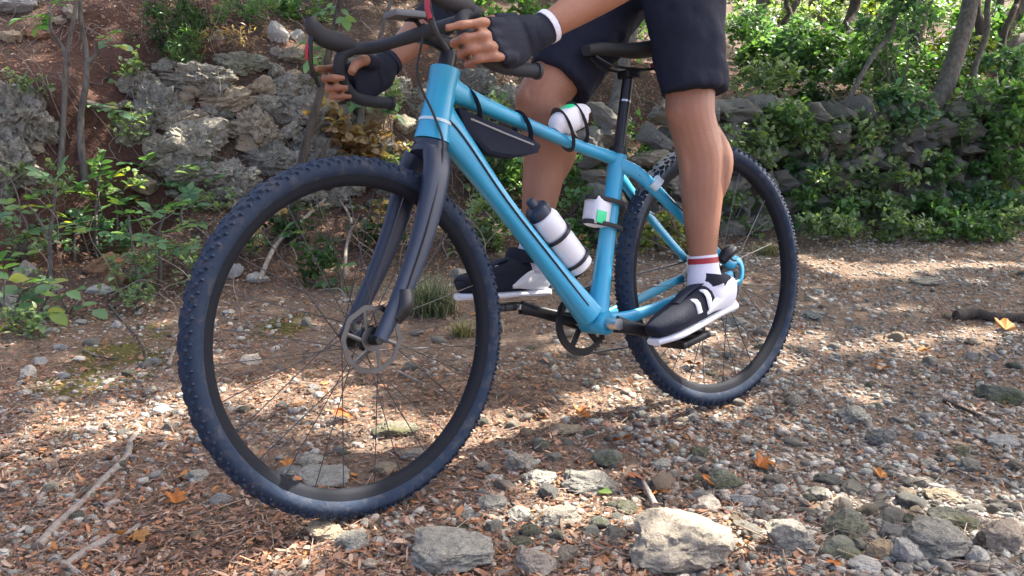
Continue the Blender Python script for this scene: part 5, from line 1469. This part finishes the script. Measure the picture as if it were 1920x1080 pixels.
B_ = [
    ('ivy_bush', 'pale leafy bush right behind the rider shorts', 1420, 175, 55, 75, 900, 15, 'pale', {}),
    ('ivy_bush', 'green ivy drape hanging over the wall right of the shorts', 1440, 240, 70, 45, 800, 17, 'pale', {}),
    ('bramble_bush', 'bright green bramble on top of the wall centre right', 1545, 110, 105, 50, 1300, 16, 'mid', {}),
    ('bramble_bush', 'green bramble left of the leaning grey trunk', 1640, 135, 85, 50, 1000, 16, 'mid', {}),
    ('bramble_bush', 'dense green bramble hanging left of the leaning trunk base', 1690, 205, 60, 50, 800, 16, 'blue', {}),
    ('bramble_bush', 'dark green bramble in the gap below the bright bramble', 1510, 165, 60, 30, 400, 15, 'dark', {}),
    ('ivy_bush', 'yellow green leaves in the sun before the leaning trunk', 1800, 115, 75, 38, 420, 17, 'yellow', {'fwd': .3}),
    ('bramble_bush', 'green bramble right of the leaning trunk', 1870, 215, 80, 60, 1100, 17, 'mid', {}),
    ('bramble_bush', 'pale green sprays below the yellow leaves', 1800, 250, 70, 55, 500, 15, 'pale', {}),
    ('ivy_bush', 'ivy at the wall foot below the leaning trunk', 1690, 300, 80, 40, 220, 14, 'pale', {}),
    ('ivy_bush', 'sunlit ivy clump in the middle of the wall foot', 1640, 385, 70, 32, 430, 15, 'pale', {'fwd': .2}),
    ('ivy_bush', 'green ivy at the wall foot at the right edge', 1850, 385, 95, 48, 1100, 15, 'blue', {}),
    ('ivy_bush', 'green ivy at the wall foot right of sunlit clump', 1755, 405, 70, 32, 650, 15, 'mid', {}),
    ('ivy_bush', 'yellow green shoots on the wall at far right', 1875, 345, 40, 35, 200, 16, 'yellow', {}),
    ('ivy_bush', 'low ivy right of the rear tyre top', 1525, 390, 55, 40, 420, 14, 'mid', {}),
    ('ivy_bush', 'ivy sprays on the wall beside the rear tyre', 1500, 330, 45, 35, 300, 15, 'blue', {}),
    ('ivy_bush', 'pale weeds at the wall foot behind the rear tyre', 1400, 400, 70, 40, 420, 13, 'pale', {}),
    ('woodland_shrub', 'bright sunlit shrub far back at the top right', 1540, 35, 90, 50, 800, 12, 'pale', {'dep': 8.5}),
    ('woodland_shrub', 'shaded far shrub between the rear trunks', 1660, 20, 90, 50, 800, 12, 'mid', {'dep': 9.0}),
    ('woodland_shrub', 'leafy branchlets hanging over the two upright trunks', 1690, 40, 75, 40, 500, 16, 'blue', {'dep': 5.6}),
    ('woodland_shrub', 'far shrub behind the leaning trunks at the top right corner', 1860, 40, 90, 70, 700, 12, 'mid', {'dep': 9.0}),
    ('woodland_shrub', 'far pale shrub left of the upright trunks', 1450, 40, 80, 60, 800, 12, 'pale', {'dep': 8.0}),
    ('woodland_shrub', 'hazy pale thicket at the very back above the brambles', 1480, 20, 110, 45, 900, 10, 'pale', {'dep': 10.5}),
    ('woodland_shrub', 'hazy yellow thicket at the very back mid right', 1600, 15, 100, 40, 900, 10, 'yellow', {'dep': 11.0}),
    ('woodland_shrub', 'hazy green thicket at the very back between trunks', 1720, 15, 100, 45, 900, 10, 'mid', {'dep': 10.5}),
    ('woodland_shrub', 'hazy pale thicket at the very back in the right corner', 1840, 15, 110, 45, 900, 10, 'pale', {'dep': 10.8}),
    ('woodland_shrub', 'hazy thicket behind the rider shorts at the top', 1380, 15, 90, 45, 700, 10, 'mid', {'dep': 9.5}),
    ('woodland_shrub', 'green thicket visible between arm and shorts', 1060, 15, 90, 45, 600, 12, 'mid', {'dep': 7.0}),
    ('woodland_shrub', 'dense undergrowth just above the bright bramble', 1560, 75, 85, 40, 800, 13, 'mid', {'dep': 7.2}),
    ('woodland_shrub', 'dense undergrowth left of the upright trunk', 1670, 90, 60, 40, 700, 13, 'blue', {'dep': 7.0}),
    ('woodland_shrub', 'dense undergrowth right of the leaning trunk top', 1840, 75, 60, 40, 600, 13, 'mid', {'dep': 7.4}),
    ('woodland_shrub', 'dense undergrowth at the right edge near the top', 1910, 50, 60, 45, 600, 13, 'blue', {'dep': 7.6}),
    ('woodland_shrub', 'dense undergrowth behind the shorts at upper right', 1420, 70, 60, 45, 700, 13, 'blue', {'dep': 7.4}),
    ('woodland_shrub', 'far green bush peeking between trunk tops at right', 1760, 45, 80, 55, 800, 12, 'mid', {'dep': 8.2}),
    ('woodland_shrub', 'sunlit yellow shrub deep in the wood near the mossy trunk', 1620, 60, 60, 45, 600, 11, 'yellow', {'dep': 8.8}),
    ('woodland_shrub', 'far bush high behind the rider shorts', 1400, 95, 60, 50, 700, 13, 'mid', {'dep': 7.0}),
    ('woodland_shrub', 'green bush under the bright sunlit shrub', 1480, 85, 70, 40, 800, 13, 'blue', {'dep': 6.8}),
    ('woodland_shrub', 'low green bush at the foot of the upright trunk', 1740, 130, 70, 40, 800, 14, 'mid', {'dep': 6.4}),
    ('woodland_shrub', 'low bush at the foot of the slanting brown trunk', 1870, 140, 75, 45, 800, 14, 'blue', {'dep': 6.3}),
    ('woodland_shrub', 'far yellow green undergrowth at the right edge', 1900, 95, 60, 40, 500, 12, 'yellow', {'dep': 8.0}),
    ('bramble_bush', 'bramble sprays over the wall stones at mid right', 1600, 190, 70, 30, 240, 15, 'pale', {}),
    ('bramble_bush', 'dense bramble between the crooked stem and rear tyre', 1455, 275, 45, 30, 300, 15, 'mid', {}),
    ('ivy_bush', 'ivy hanging at the wall face under the trunk base', 1770, 340, 50, 35, 200, 14, 'mid', {}),
    ('ivy_bush', 'weedy ivy under the slim crooked stem', 1580, 410, 60, 28, 400, 13, 'mid', {}),
    ('weed_clump', 'leafy green weeds between down tube and fork', 925, 300, 55, 60, 480, 17, 'pale', {'fwd': .1}),
    ('weed_clump', 'sunlit weeds framed by the down tube and front tyre', 905, 410, 60, 60, 560, 16, 'pale', {'fwd': .1}),
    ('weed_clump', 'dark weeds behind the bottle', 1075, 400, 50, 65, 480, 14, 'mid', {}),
    ('weed_clump', 'green weeds under the saddle in front of the wall', 1150, 250, 60, 45, 380, 14, 'pale', {}),
    ('weed_clump', 'weeds seen through the top of the rear wheel', 1260, 340, 70, 60, 420, 14, 'pale', {}),
    ('weed_clump', 'dry mossy weeds seen through the rear wheel', 1240, 440, 80, 40, 420, 13, 'yellow', {'dry': .5}),
    ('hill_bush', 'bright bush above the rider gloves at the top', 960, 25, 75, 45, 800, 16, 'mid', {}),
    ('hill_bush', 'dark green bush between the two rider thighs', 1180, 60, 90, 60, 600, 14, 'mid', {}),
    ('hill_bush', 'fine leaved juniper at the top left above the outcrop', 330, 40, 70, 60, 2200, 13, 'dark', {'tmpl': LEAF_N}),
    ('hill_bush', 'trailing juniper hanging over the outcrop top', 345, 95, 36, 40, 700, 12, 'mid', {'tmpl': LEAF_N}),
    ('hill_bush', 'grassy green tuft on the bank top', 460, 18, 60, 22, 600, 14, 'mid', {'tmpl': LEAF_N}),
    ('hill_bush', 'small bush at the top near the thin sapling', 560, 10, 50, 25, 260, 15, 'mid', {}),
    ('weed_clump', 'low weeds at the foot of the bank at far left', 30, 440, 62, 60, 165, 13, 'pale', {}),
    ('weed_clump', 'green weeds below the huge boulder', 75, 335, 75, 35, 192, 13, 'pale', {}),
    ('weed_clump', 'green weeds at the bank foot left of the tyre', 320, 455, 68, 45, 143, 13, 'pale', {}),
    ('weed_clump', 'leafy weeds at the top of the red soil hollow', 215, 130, 62, 35, 110, 13, 'pale', {}),
    ('weed_clump', 'loose green weeds in the lower red soil hollow', 205, 330, 75, 40, 121, 13, 'pale', {}),
    ('weed_clump', 'dense green weeds around the tall ash seedling', 170, 440, 93, 50, 231, 13, 'blue', {}),
    ('weed_clump', 'green weeds beside the orange brown rock', 255, 500, 68, 45, 165, 13, 'pale', {}),
    ('weed_clump', 'green weeds before the pale pink slab', 60, 560, 75, 40, 143, 13, 'pale', {}),
    ('weed_clump', 'low weeds at the bank foot touching the left tyre', 355, 500, 56, 40, 110, 13, 'pale', {}),
    ('weed_clump', 'weeds growing on the outcrop foot by the tyre', 400, 365, 62, 30, 110, 13, 'pale', {}),
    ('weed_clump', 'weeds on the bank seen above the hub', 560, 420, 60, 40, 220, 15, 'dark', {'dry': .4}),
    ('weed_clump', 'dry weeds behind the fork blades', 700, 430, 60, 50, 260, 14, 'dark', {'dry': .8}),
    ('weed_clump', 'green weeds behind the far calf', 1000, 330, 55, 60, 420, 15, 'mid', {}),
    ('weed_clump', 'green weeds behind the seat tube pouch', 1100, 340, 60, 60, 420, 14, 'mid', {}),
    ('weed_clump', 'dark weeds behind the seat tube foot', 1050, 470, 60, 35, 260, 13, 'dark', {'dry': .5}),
    ('weed_clump', 'green weeds high behind the frame bag', 900, 215, 55, 35, 260, 15, 'pale', {}),
    ('weed_clump', 'green weeds behind the near knee', 1230, 270, 55, 45, 300, 14, 'mid', {}),
    ('bramble_bush', 'bright bramble over the wall below the crooked stem top', 1600, 250, 75, 40, 500, 15, 'pale', {'fwd': .2}),
    ('ivy_bush', 'bright ivy on the wall face between stems', 1660, 340, 60, 35, 330, 15, 'pale', {'fwd': .2}),
    ('ivy_bush', 'bright ivy at far right above the wall foot', 1890, 300, 60, 45, 480, 15, 'mid', {'fwd': .2}),
    ('ivy_bush', 'fine pale creeper spilling on the path right of the rear tyre', 1560, 425, 70, 22, 520, 12, 'pale', {'fwd': .25}),
    ('ivy_bush', 'fine pale creeper spilling on the path below the sunlit clump', 1680, 425, 70, 24, 560, 12, 'pale', {'fwd': .25}),
    ('ivy_bush', 'fine green creeper spilling on the path at far right', 1800, 425, 75, 24, 560, 12, 'mid', {'fwd': .25}),
    ('ivy_bush', 'fine pale creeper at the path edge in the right corner', 1900, 425, 50, 26, 420, 12, 'pale', {'fwd': .2}),
    ('ivy_bush', 'light creeper across the middle stones of the wall', 1530, 270, 60, 40, 360, 13, 'pale', {'fwd': .2}),
    ('ivy_bush', 'light creeper high on the wall left of the trunk base', 1640, 270, 60, 35, 360, 13, 'pale', {'fwd': .2}),
    ('ivy_bush', 'creeper covering wall stones right of the trunk base', 1790, 320, 60, 40, 420, 13, 'mid', {'fwd': .2}),
    ('weed_clump', 'tiny pale creeper left of the moss patch', 60, 600, 55, 26, 150, 13, 'pale', {}),
    ('weed_clump', 'tiny creeper between flat pale stone and tyre', 245, 555, 55, 24, 160, 12, 'pale', {}),
    ('weed_clump', 'tiny creeper on the bank inside the upper left wheel', 450, 450, 50, 35, 190, 12, 'pale', {'dry': .3}),
    ('weed_clump', 'tiny pale creeper at the outcrop right end', 740, 320, 55, 45, 240, 13, 'pale', {'dry': .3}),
    ('weed_clump', 'fine green creeper on the outcrop upper left', 250, 215, 40, 30, 110, 13, 'pale', {}),
    ('weed_clump', 'fine green creeper on the huge boulder top', 60, 160, 45, 25, 110, 13, 'pale', {}),
    ('weed_clump', 'fine green creeper beside the squarish tan block', 610, 130, 40, 35, 150, 13, 'pale', {}),
    ('weed_clump', 'brown dry stems and leaves above the outcrop', 440, 70, 80, 30, 260, 13, 'dry', {'tmpl': LEAF_N}),
    ('ivy_bush', 'pale creeper over the wall top right of the near knee', 1410, 260, 45, 45, 380, 13, 'pale', {'fwd': .25}),
    ('ivy_bush', 'pale creeper over the wall middle behind the tyre top', 1480, 225, 60, 35, 380, 13, 'mid', {'fwd': .25}),
    ('ivy_bush', 'pale creeper over wall stones under the crooked stem', 1570, 330, 55, 40, 380, 13, 'pale', {'fwd': .25}),
    ('ivy_bush', 'creeper on the wall behind the seat post', 1170, 310, 60, 45, 360, 13, 'pale', {'fwd': .2}),
    ('weed_clump', 'tan dry leaf bunch behind the stem of the bicycle', 680, 270, 60, 35, 240, 22, 'dry', {'tmpl': LEAF_W}),
    ('weed_clump', 'orange dry leaves on the leaning sapling', 615, 235, 35, 22, 60, 20, 'dry', {'tmpl': LEAF_W, 'stems': 1}),
    ('weed_clump', 'pale green sprays above the far hand', 700, 190, 55, 35, 200, 15, 'pale', {}),
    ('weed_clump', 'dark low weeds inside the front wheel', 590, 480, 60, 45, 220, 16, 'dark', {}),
    ('weed_clump', 'yellow mossy weeds behind the grass tuft', 985, 500, 45, 35, 260, 12, 'yellow', {'dry': .4}),
]
for (nm, lab, u, v, ru, rv, n_, L, pal, kw) in B_:
    bush(nm, lab, u, v, ru, rv, n_, L, pal, cat='bush' if 'bush' in nm or 'shrub' in nm else 'weed', **kw)

def tuft(label, u, v, wpx, hpx, n_, tones):
    g, d = ground(u, v); k = d / FPX
    V, F, C = [], [], []
    for i in range(n_):
        b0 = np.array([RNG.normal(0, wpx * k * .16), RNG.normal(0, wpx * k * .12), 0.0]); a = RNG.uniform(0, 6.28)
        out = np.array([math.cos(a), math.sin(a), 0]); L = hpx * k * RNG.uniform(.6, 1.25); sp_o = RNG.uniform(.25, 1.0)
        side = np.array([-out[1], out[0], 0]) * RNG.uniform(.0012, .0024)
        o = len(V)
        for t in (0, .25, .5, .75, 1):
            p = b0 + out * L * sp_o * t ** 1.3 + np.array([0, 0, L * (1.15 * t - .85 * sp_o * t * t)])
            w = 1 - t * .9; V += [p - side * w, p + side * w]
        for q in range(4): F.append((o + q * 2, o + q * 2 + 1, o + q * 2 + 3, o + q * 2 + 2))
        col = np.array(tones[RNG.integers(0, len(tones))]) * RNG.uniform(.7, 1.3); C += [col] * 10
    me_ = new_mesh('grass_tuft', np.array(V), F); set_tone(me_, np.array(C))
    o = link('grass_tuft', me_, 'grass_blade'); o.location = (g[0], g[1], float(H(g[0], g[1])) - .005)
    return tagit(o, label, 'grass tuft')
GT = [(.07, .12, .04), (.10, .15, .055), (.16, .19, .08), (.28, .25, .14), (.05, .085, .03)]
tuft('round drooping grass tuft behind the fork blade', 805, 588, 130, 88, 620, GT)
tuft('narrow grass tuft behind the seat tube', 1075, 515, 50, 55, 160, GT)
tuft('small yellowish grass tuft below the big round tuft', 865, 630, 60, 40, 160, [(.25, .25, .07), (.15, .18, .05), (.3, .22, .1)])
tuft('dry grass at the wall foot right of the rear tyre', 1600, 440, 70, 40, 160, [(.3, .28, .16), (.14, .17, .06), (.36, .33, .22)])
tuft('olive grass patch behind the rear tyre', 1440, 478, 80, 32, 220, [(.2, .19, .06), (.14, .15, .05), (.3, .26, .12)])
tuft('olive grass patch at the trail edge on the far right', 1820, 445, 110, 30, 240, [(.12, .13, .05), (.2, .18, .08), (.28, .22, .13)])

def tangle(label, n_, u0, u1, v0, v1, name='twig_tangle'):
    m = MB()
    for i in range(n_):
        u, v = random.uniform(u0, u1), random.uniform(v0, v1); g, d = ground(u, v)
        a = random.uniform(-.9, .9) + (math.pi if random.random() < .5 else 0); L = random.uniform(.10, .38); pts = []
        x, y = g[0], g[1]
        for k in range(5):
            pts.append(Vector((x, y, float(H(x, y)) + .01 + .05 * math.sin(k / 4 * math.pi) * random.uniform(.3, 1.6))))
            x += math.cos(a) * L / 4; y += math.sin(a) * L / 4 * .6; a += random.uniform(-.5, .5)
        r = random.uniform(.0010, .0026)
        if random.random() < .4: pts = [pts[0], pts[0] + Vector((random.uniform(-.03, .03), -.02, L * .35)), pts[0] + Vector((random.uniform(-.09, .09), -.03, L * .7)), pts[0] + Vector((random.uniform(-.16, .16), -.02, L))]
        smooth_tube(m, pts, list(np.linspace(r * 1.2, r * .5, len(pts))), 4, 5)
    o = m.build(name, 'dead_wood' if random.random() < .5 else 'bark'); return tagit(o, label, 'twigs', None, 'stuff')
tangle('thin bare twigs and creepers tangled over the left bank', 150, -10, 760, 20, 600)
tangle('thin dry stems tangled behind the bicycle', 70, 700, 1300, 150, 520)
tangle('thin dry stems tangled over the wall at right', 120, 1350, 1930, 60, 430)

# ------------------------------------------------------------------ trees on the right, whose crowns shade the trail
TREES = []
def tree(label, pts, rpx, dep=None, top=(0, 0, 0), bark='bark', limbs=4):
    g, d = ground(*pts[0])
    if dep: d = dep; g = at(*pts[0], d)
    P_ = [at(u, v, d + .06 * i) for i, (u, v) in enumerate(pts)]
    base = P_[0].copy(); base[2] = float(H(base[0], base[1])) - .05
    P_[0] = base
    r0 = rpx * d / FPX
    last = P_[-1]; up = np.array(top)
    P_ += [last + up * .35 + np.array([.05, .03, 0]), last + up * .7, last + up]
    e = empty('tree', base, label, 'tree')
    n_ = len(P_); rr = list(np.linspace(r0 * 1.1, r0 * .9, n_ - 3)) + [r0 * .8, r0 * .6, r0 * .35]
    rr[0] = r0 * 1.35
    m = MB(); smooth_tube(m, [Vector(p) - e.location for p in P_], rr, 8, 14); tk = m.build('trunk', bark, e)
    TREES.append((e, P_[-3], P_[-1], r0, limbs)); return e
tree('leaning grey trunk rising from the wall, the nearest tree', [(1707, 300), (1735, 225), (1772, 163), (1797, 85), (1812, 40), (1826, -30)], 17, None, (.5, .5, 3.6))
tree('upright shaded trunk just left of the leaning one', [(1700, 120), (1712, 80), (1735, 0), (1742, -30)], 14, 7.0, (.2, .4, 4.0), 'bark_dark')
tree('thin mossy trunk left among the far shrubs', [(1568, 110), (1585, 60), (1610, -20)], 11, 7.5, (.5, .2, 4.0), 'bark_dark')
tree('slanting brown trunk close to the top right corner', [(1855, 115), (1885, 60), (1925, -10)], 13, 7.2, (2.0, .6, 3.4))
tree('lower slanting trunk leaving through the right edge', [(1868, 118), (1900, 85), (1960, 40)], 13, 7.0, (2.4, .4, 3.0))
tree('slim dark stem between the leaning trunk and top right corner', [(1830, 110), (1838, 60), (1832, -20)], 9, 6.8, (.2, .6, 3.6), 'bark_dark')
tree('slim crooked stem rising from the wall right of the rear tyre', [(1512, 385), (1545, 300), (1568, 245), (1600, 170), (1640, 100), (1670, 60), (1690, -20)], 5, 5.15, (.5, .3, 2.6), limbs=2)
tree('thin curved stem right of the leaning trunk', [(1820, 300), (1812, 250), (1828, 190), (1826, 135), (1850, 60), (1856, -20)], 6, 5.6, (.4, .4, 2.8), limbs=2)
tree('thin pale stem at the far left of the woodland', [(1395, 120), (1418, 50), (1432, -20)], 12, 7.6, (.2, .3, 4.0))
tree('far thin trunk between mossy trunk and upright trunk', [(1640, 100), (1668, 45), (1690, -20)], 9, 8.0, (.4, .3, 4.0))
tree('smooth stem standing behind the rider shorts', [(1128, 330), (1140, 260), (1155, 190), (1170, 120), (1185, 60), (1200, -20)], 12, 5.2, (.3, .3, 3.4), limbs=3)
tree('thin grey trunk close right of the leaning trunk top', [(1846, 120), (1868, 60), (1880, -20)], 8, 7.6, (.4, .3, 3.6))
tree('thin bare stem crossing the top right corner', [(1890, 150), (1880, 80), (1900, 20), (1912, -20)], 6, 6.6, (.3, .3, 3.2), 'bark_dark')
tree('thin dark forked stem above the bright bramble', [(1500, 110), (1492, 60), (1480, 20), (1476, -20)], 5, 6.9, (.1, .3, 3.2), 'bark_dark', limbs=2)
tree('thin slanting stem left above the brambles', [(1440, 120), (1462, 60), (1490, 10), (1500, -20)], 6, 7.2, (.4, .3, 3.2), 'bark_dark', limbs=2)
for (x, y, lab) in ((5.6, 7.6, 'tall tree just outside the right edge of the photo'), (7.8, 9.6, 'tall tree farther up the hill beyond the right edge'), (3.6, 10.6, 'tall tree up the hill behind the wall'), (1.2, 9.2, 'tall tree on the hill behind the rider')):
    b0 = np.array([x, y, float(H(x, y)) - .05]); e = empty('tree', b0, lab, 'tree'); r0 = .11
    P_ = [b0, b0 + [.05, 0, 1.4], b0 + [-.05, .05, 2.8], b0 + [.1, .1, 4.2], b0 + [.1, 0, 5.2]]
    m = MB(); smooth_tube(m, [Vector(p) - e.location for p in P_], [.13, .11, .09, .07, .04], 8, 14); m.build('trunk', 'bark', e)
    TREES.append((e, P_[2], P_[4], r0, 5))

# crowns: sprigs along the sun's path, with gaps where the sun comes through
GAPS = [  # u1, v1, u2, v2, half width in metres (sun flecks seen on the ground)
    (40, 1080, 480, 905, .035), (200, 1010, 420, 940, .05), (500, 1050, 640, 1000, .045), (390, 740, 560, 725, .08), (560, 735, 700, 790, .06), (640, 900, 760, 860, .05),
    (840, 860, 950, 820, .075), (930, 800, 1010, 790, .06), (1120, 760, 1290, 775, .07), (1180, 730, 1230, 790, .06), (1530, 490, 1690, 500, .10), (1560, 505, 1680, 515, .08), (1760, 497, 1920, 500, .08),
    (1480, 640, 1560, 640, .06), (1700, 640, 1900, 625, .07), (60, 790, 320, 800, .045), (150, 860, 260, 830, .03), (1200, 985, 1370, 990, .10), (1230, 1040, 1330, 1040, .05), (1560, 945, 1820, 930, .04), (960, 985, 1080, 965, .04),
    (1040, 900, 1160, 905, .03), (660, 270, 720, 280, .10), (1600, 395, 1680, 400, .10), (1790, 110, 1840, 130, .12), (900, 300, 940, 430, .08), (640, 190, 720, 190, .06), (1270, 640, 1290, 700, .05),
    (420, 360, 440, 380, .05), (1500, 480, 1520, 490, .05), (920, 20, 980, 30, .10), (1440, 30, 1560, 40, .3), (1500, 120, 1600, 120, .08), (520, 60, 560, 90, .06), (200, 60, 210, 70, .05), (170, 200, 230, 205, .05), (1050, 640, 1080, 660, .04), (1850, 1000, 1890, 990, .04)]
GP = []
for (u1, v1, u2, v2, w) in GAPS:
    a, _ = ground(u1, v1); b_, _ = ground(u2, v2); GP.append((a[:2], b_[:2], w))
def in_gap(x, y):
    r = np.zeros(len(x), bool); nz = .035 * fbm(x * 9, y * 9, seed=81, octv=3)
    for a, b_, w in GP:
        ab = b_ - a; t = np.clip(((x - a[0]) * ab[0] + (y - a[1]) * ab[1]) / (ab @ ab + 1e-9), 0, 1)
        r |= np.hypot(x - a[0] - t * ab[0], y - a[1] - t * ab[1]) + nz < w + .05
    return r
def crowns():
    N = 9500
    x = RNG.uniform(-3.6, 5.2, N); y = RNG.uniform(.4, 8.5, N); z0 = H(x, y)
    hgt = RNG.uniform(3.3, 6.2, N); t = (hgt - z0) / SUN_DIR[2]
    C = np.stack([x, y, z0], -1) + SUN_DIR * t[:, None]
    tops = np.array([(np.array(a) + np.array(b_)) / 2 for _, a, b_, _, _ in TREES]); tops[:, 2] = 0
    D = np.hypot(C[:, None, 0] - tops[None, :, 0], C[:, None, 1] - tops[None, :, 1]); near = D.argmin(1)
    for i, (e, p0, p1, r0, nl) in enumerate(TREES):
        Ci = C[near == i]
        if len(Ci) < 4: continue
        g = leaf_mass(Ci, len(Ci) * 7, .125, GREENS['mid'], LEAF_C, spread=.13, tilt=.5)
        T = g[3]; hit = T - SUN_DIR * ((T[:, 2] - .1) / SUN_DIR[2])[:, None]
        for _ in range(3): hit = T - SUN_DIR * ((T[:, 2] - H(hit[:, 0], hit[:, 1])) / SUN_DIR[2])[:, None]
        lit = (edge_s(hit[:, 0], hit[:, 1]) > .75) & (hit[:, 0] > .6) & (fbm(hit[:, 0] * 2.2, hit[:, 1] * 2.2, seed=83, octv=3) > .05)
        lit |= (edge_s(hit[:, 0], hit[:, 1]) > .15) & (hit[:, 0] <= .6) & (fbm(hit[:, 0] * 4 + 9, hit[:, 1] * 4, seed=84, octv=3) > .55)
        lit |= fbm(hit[:, 0] * 7 + 3, hit[:, 1] * 7, seed=86, octv=3) > .80
        k = ~in_gap(hit[:, 0], hit[:, 1]) & ~lit
        g = (g[0], g[1], g[2][k], g[3][k] - np.array(e.location), g[4][k])
        if len(g[3]) == 0: continue
        join_instances('crown', [g], 'foliage', parent=e)
        for q in range(min(nl + 2, 7)):
            c_ = Ci[RNG.integers(0, len(Ci))]; s_ = np.array(p0) * (1 - q / 8) + np.array(p1) * (q / 8)
            mid = (s_ + c_) / 2 + np.array([0, 0, .35]) + RNG.normal(0, .1, 3)
            m = MB(); smooth_tube(m, [Vector(p) - e.location for p in (s_, mid, c_)], [r0 * .35, r0 * .22, r0 * .06], 6, 8); m.build('limb', 'bark', e)
crowns()
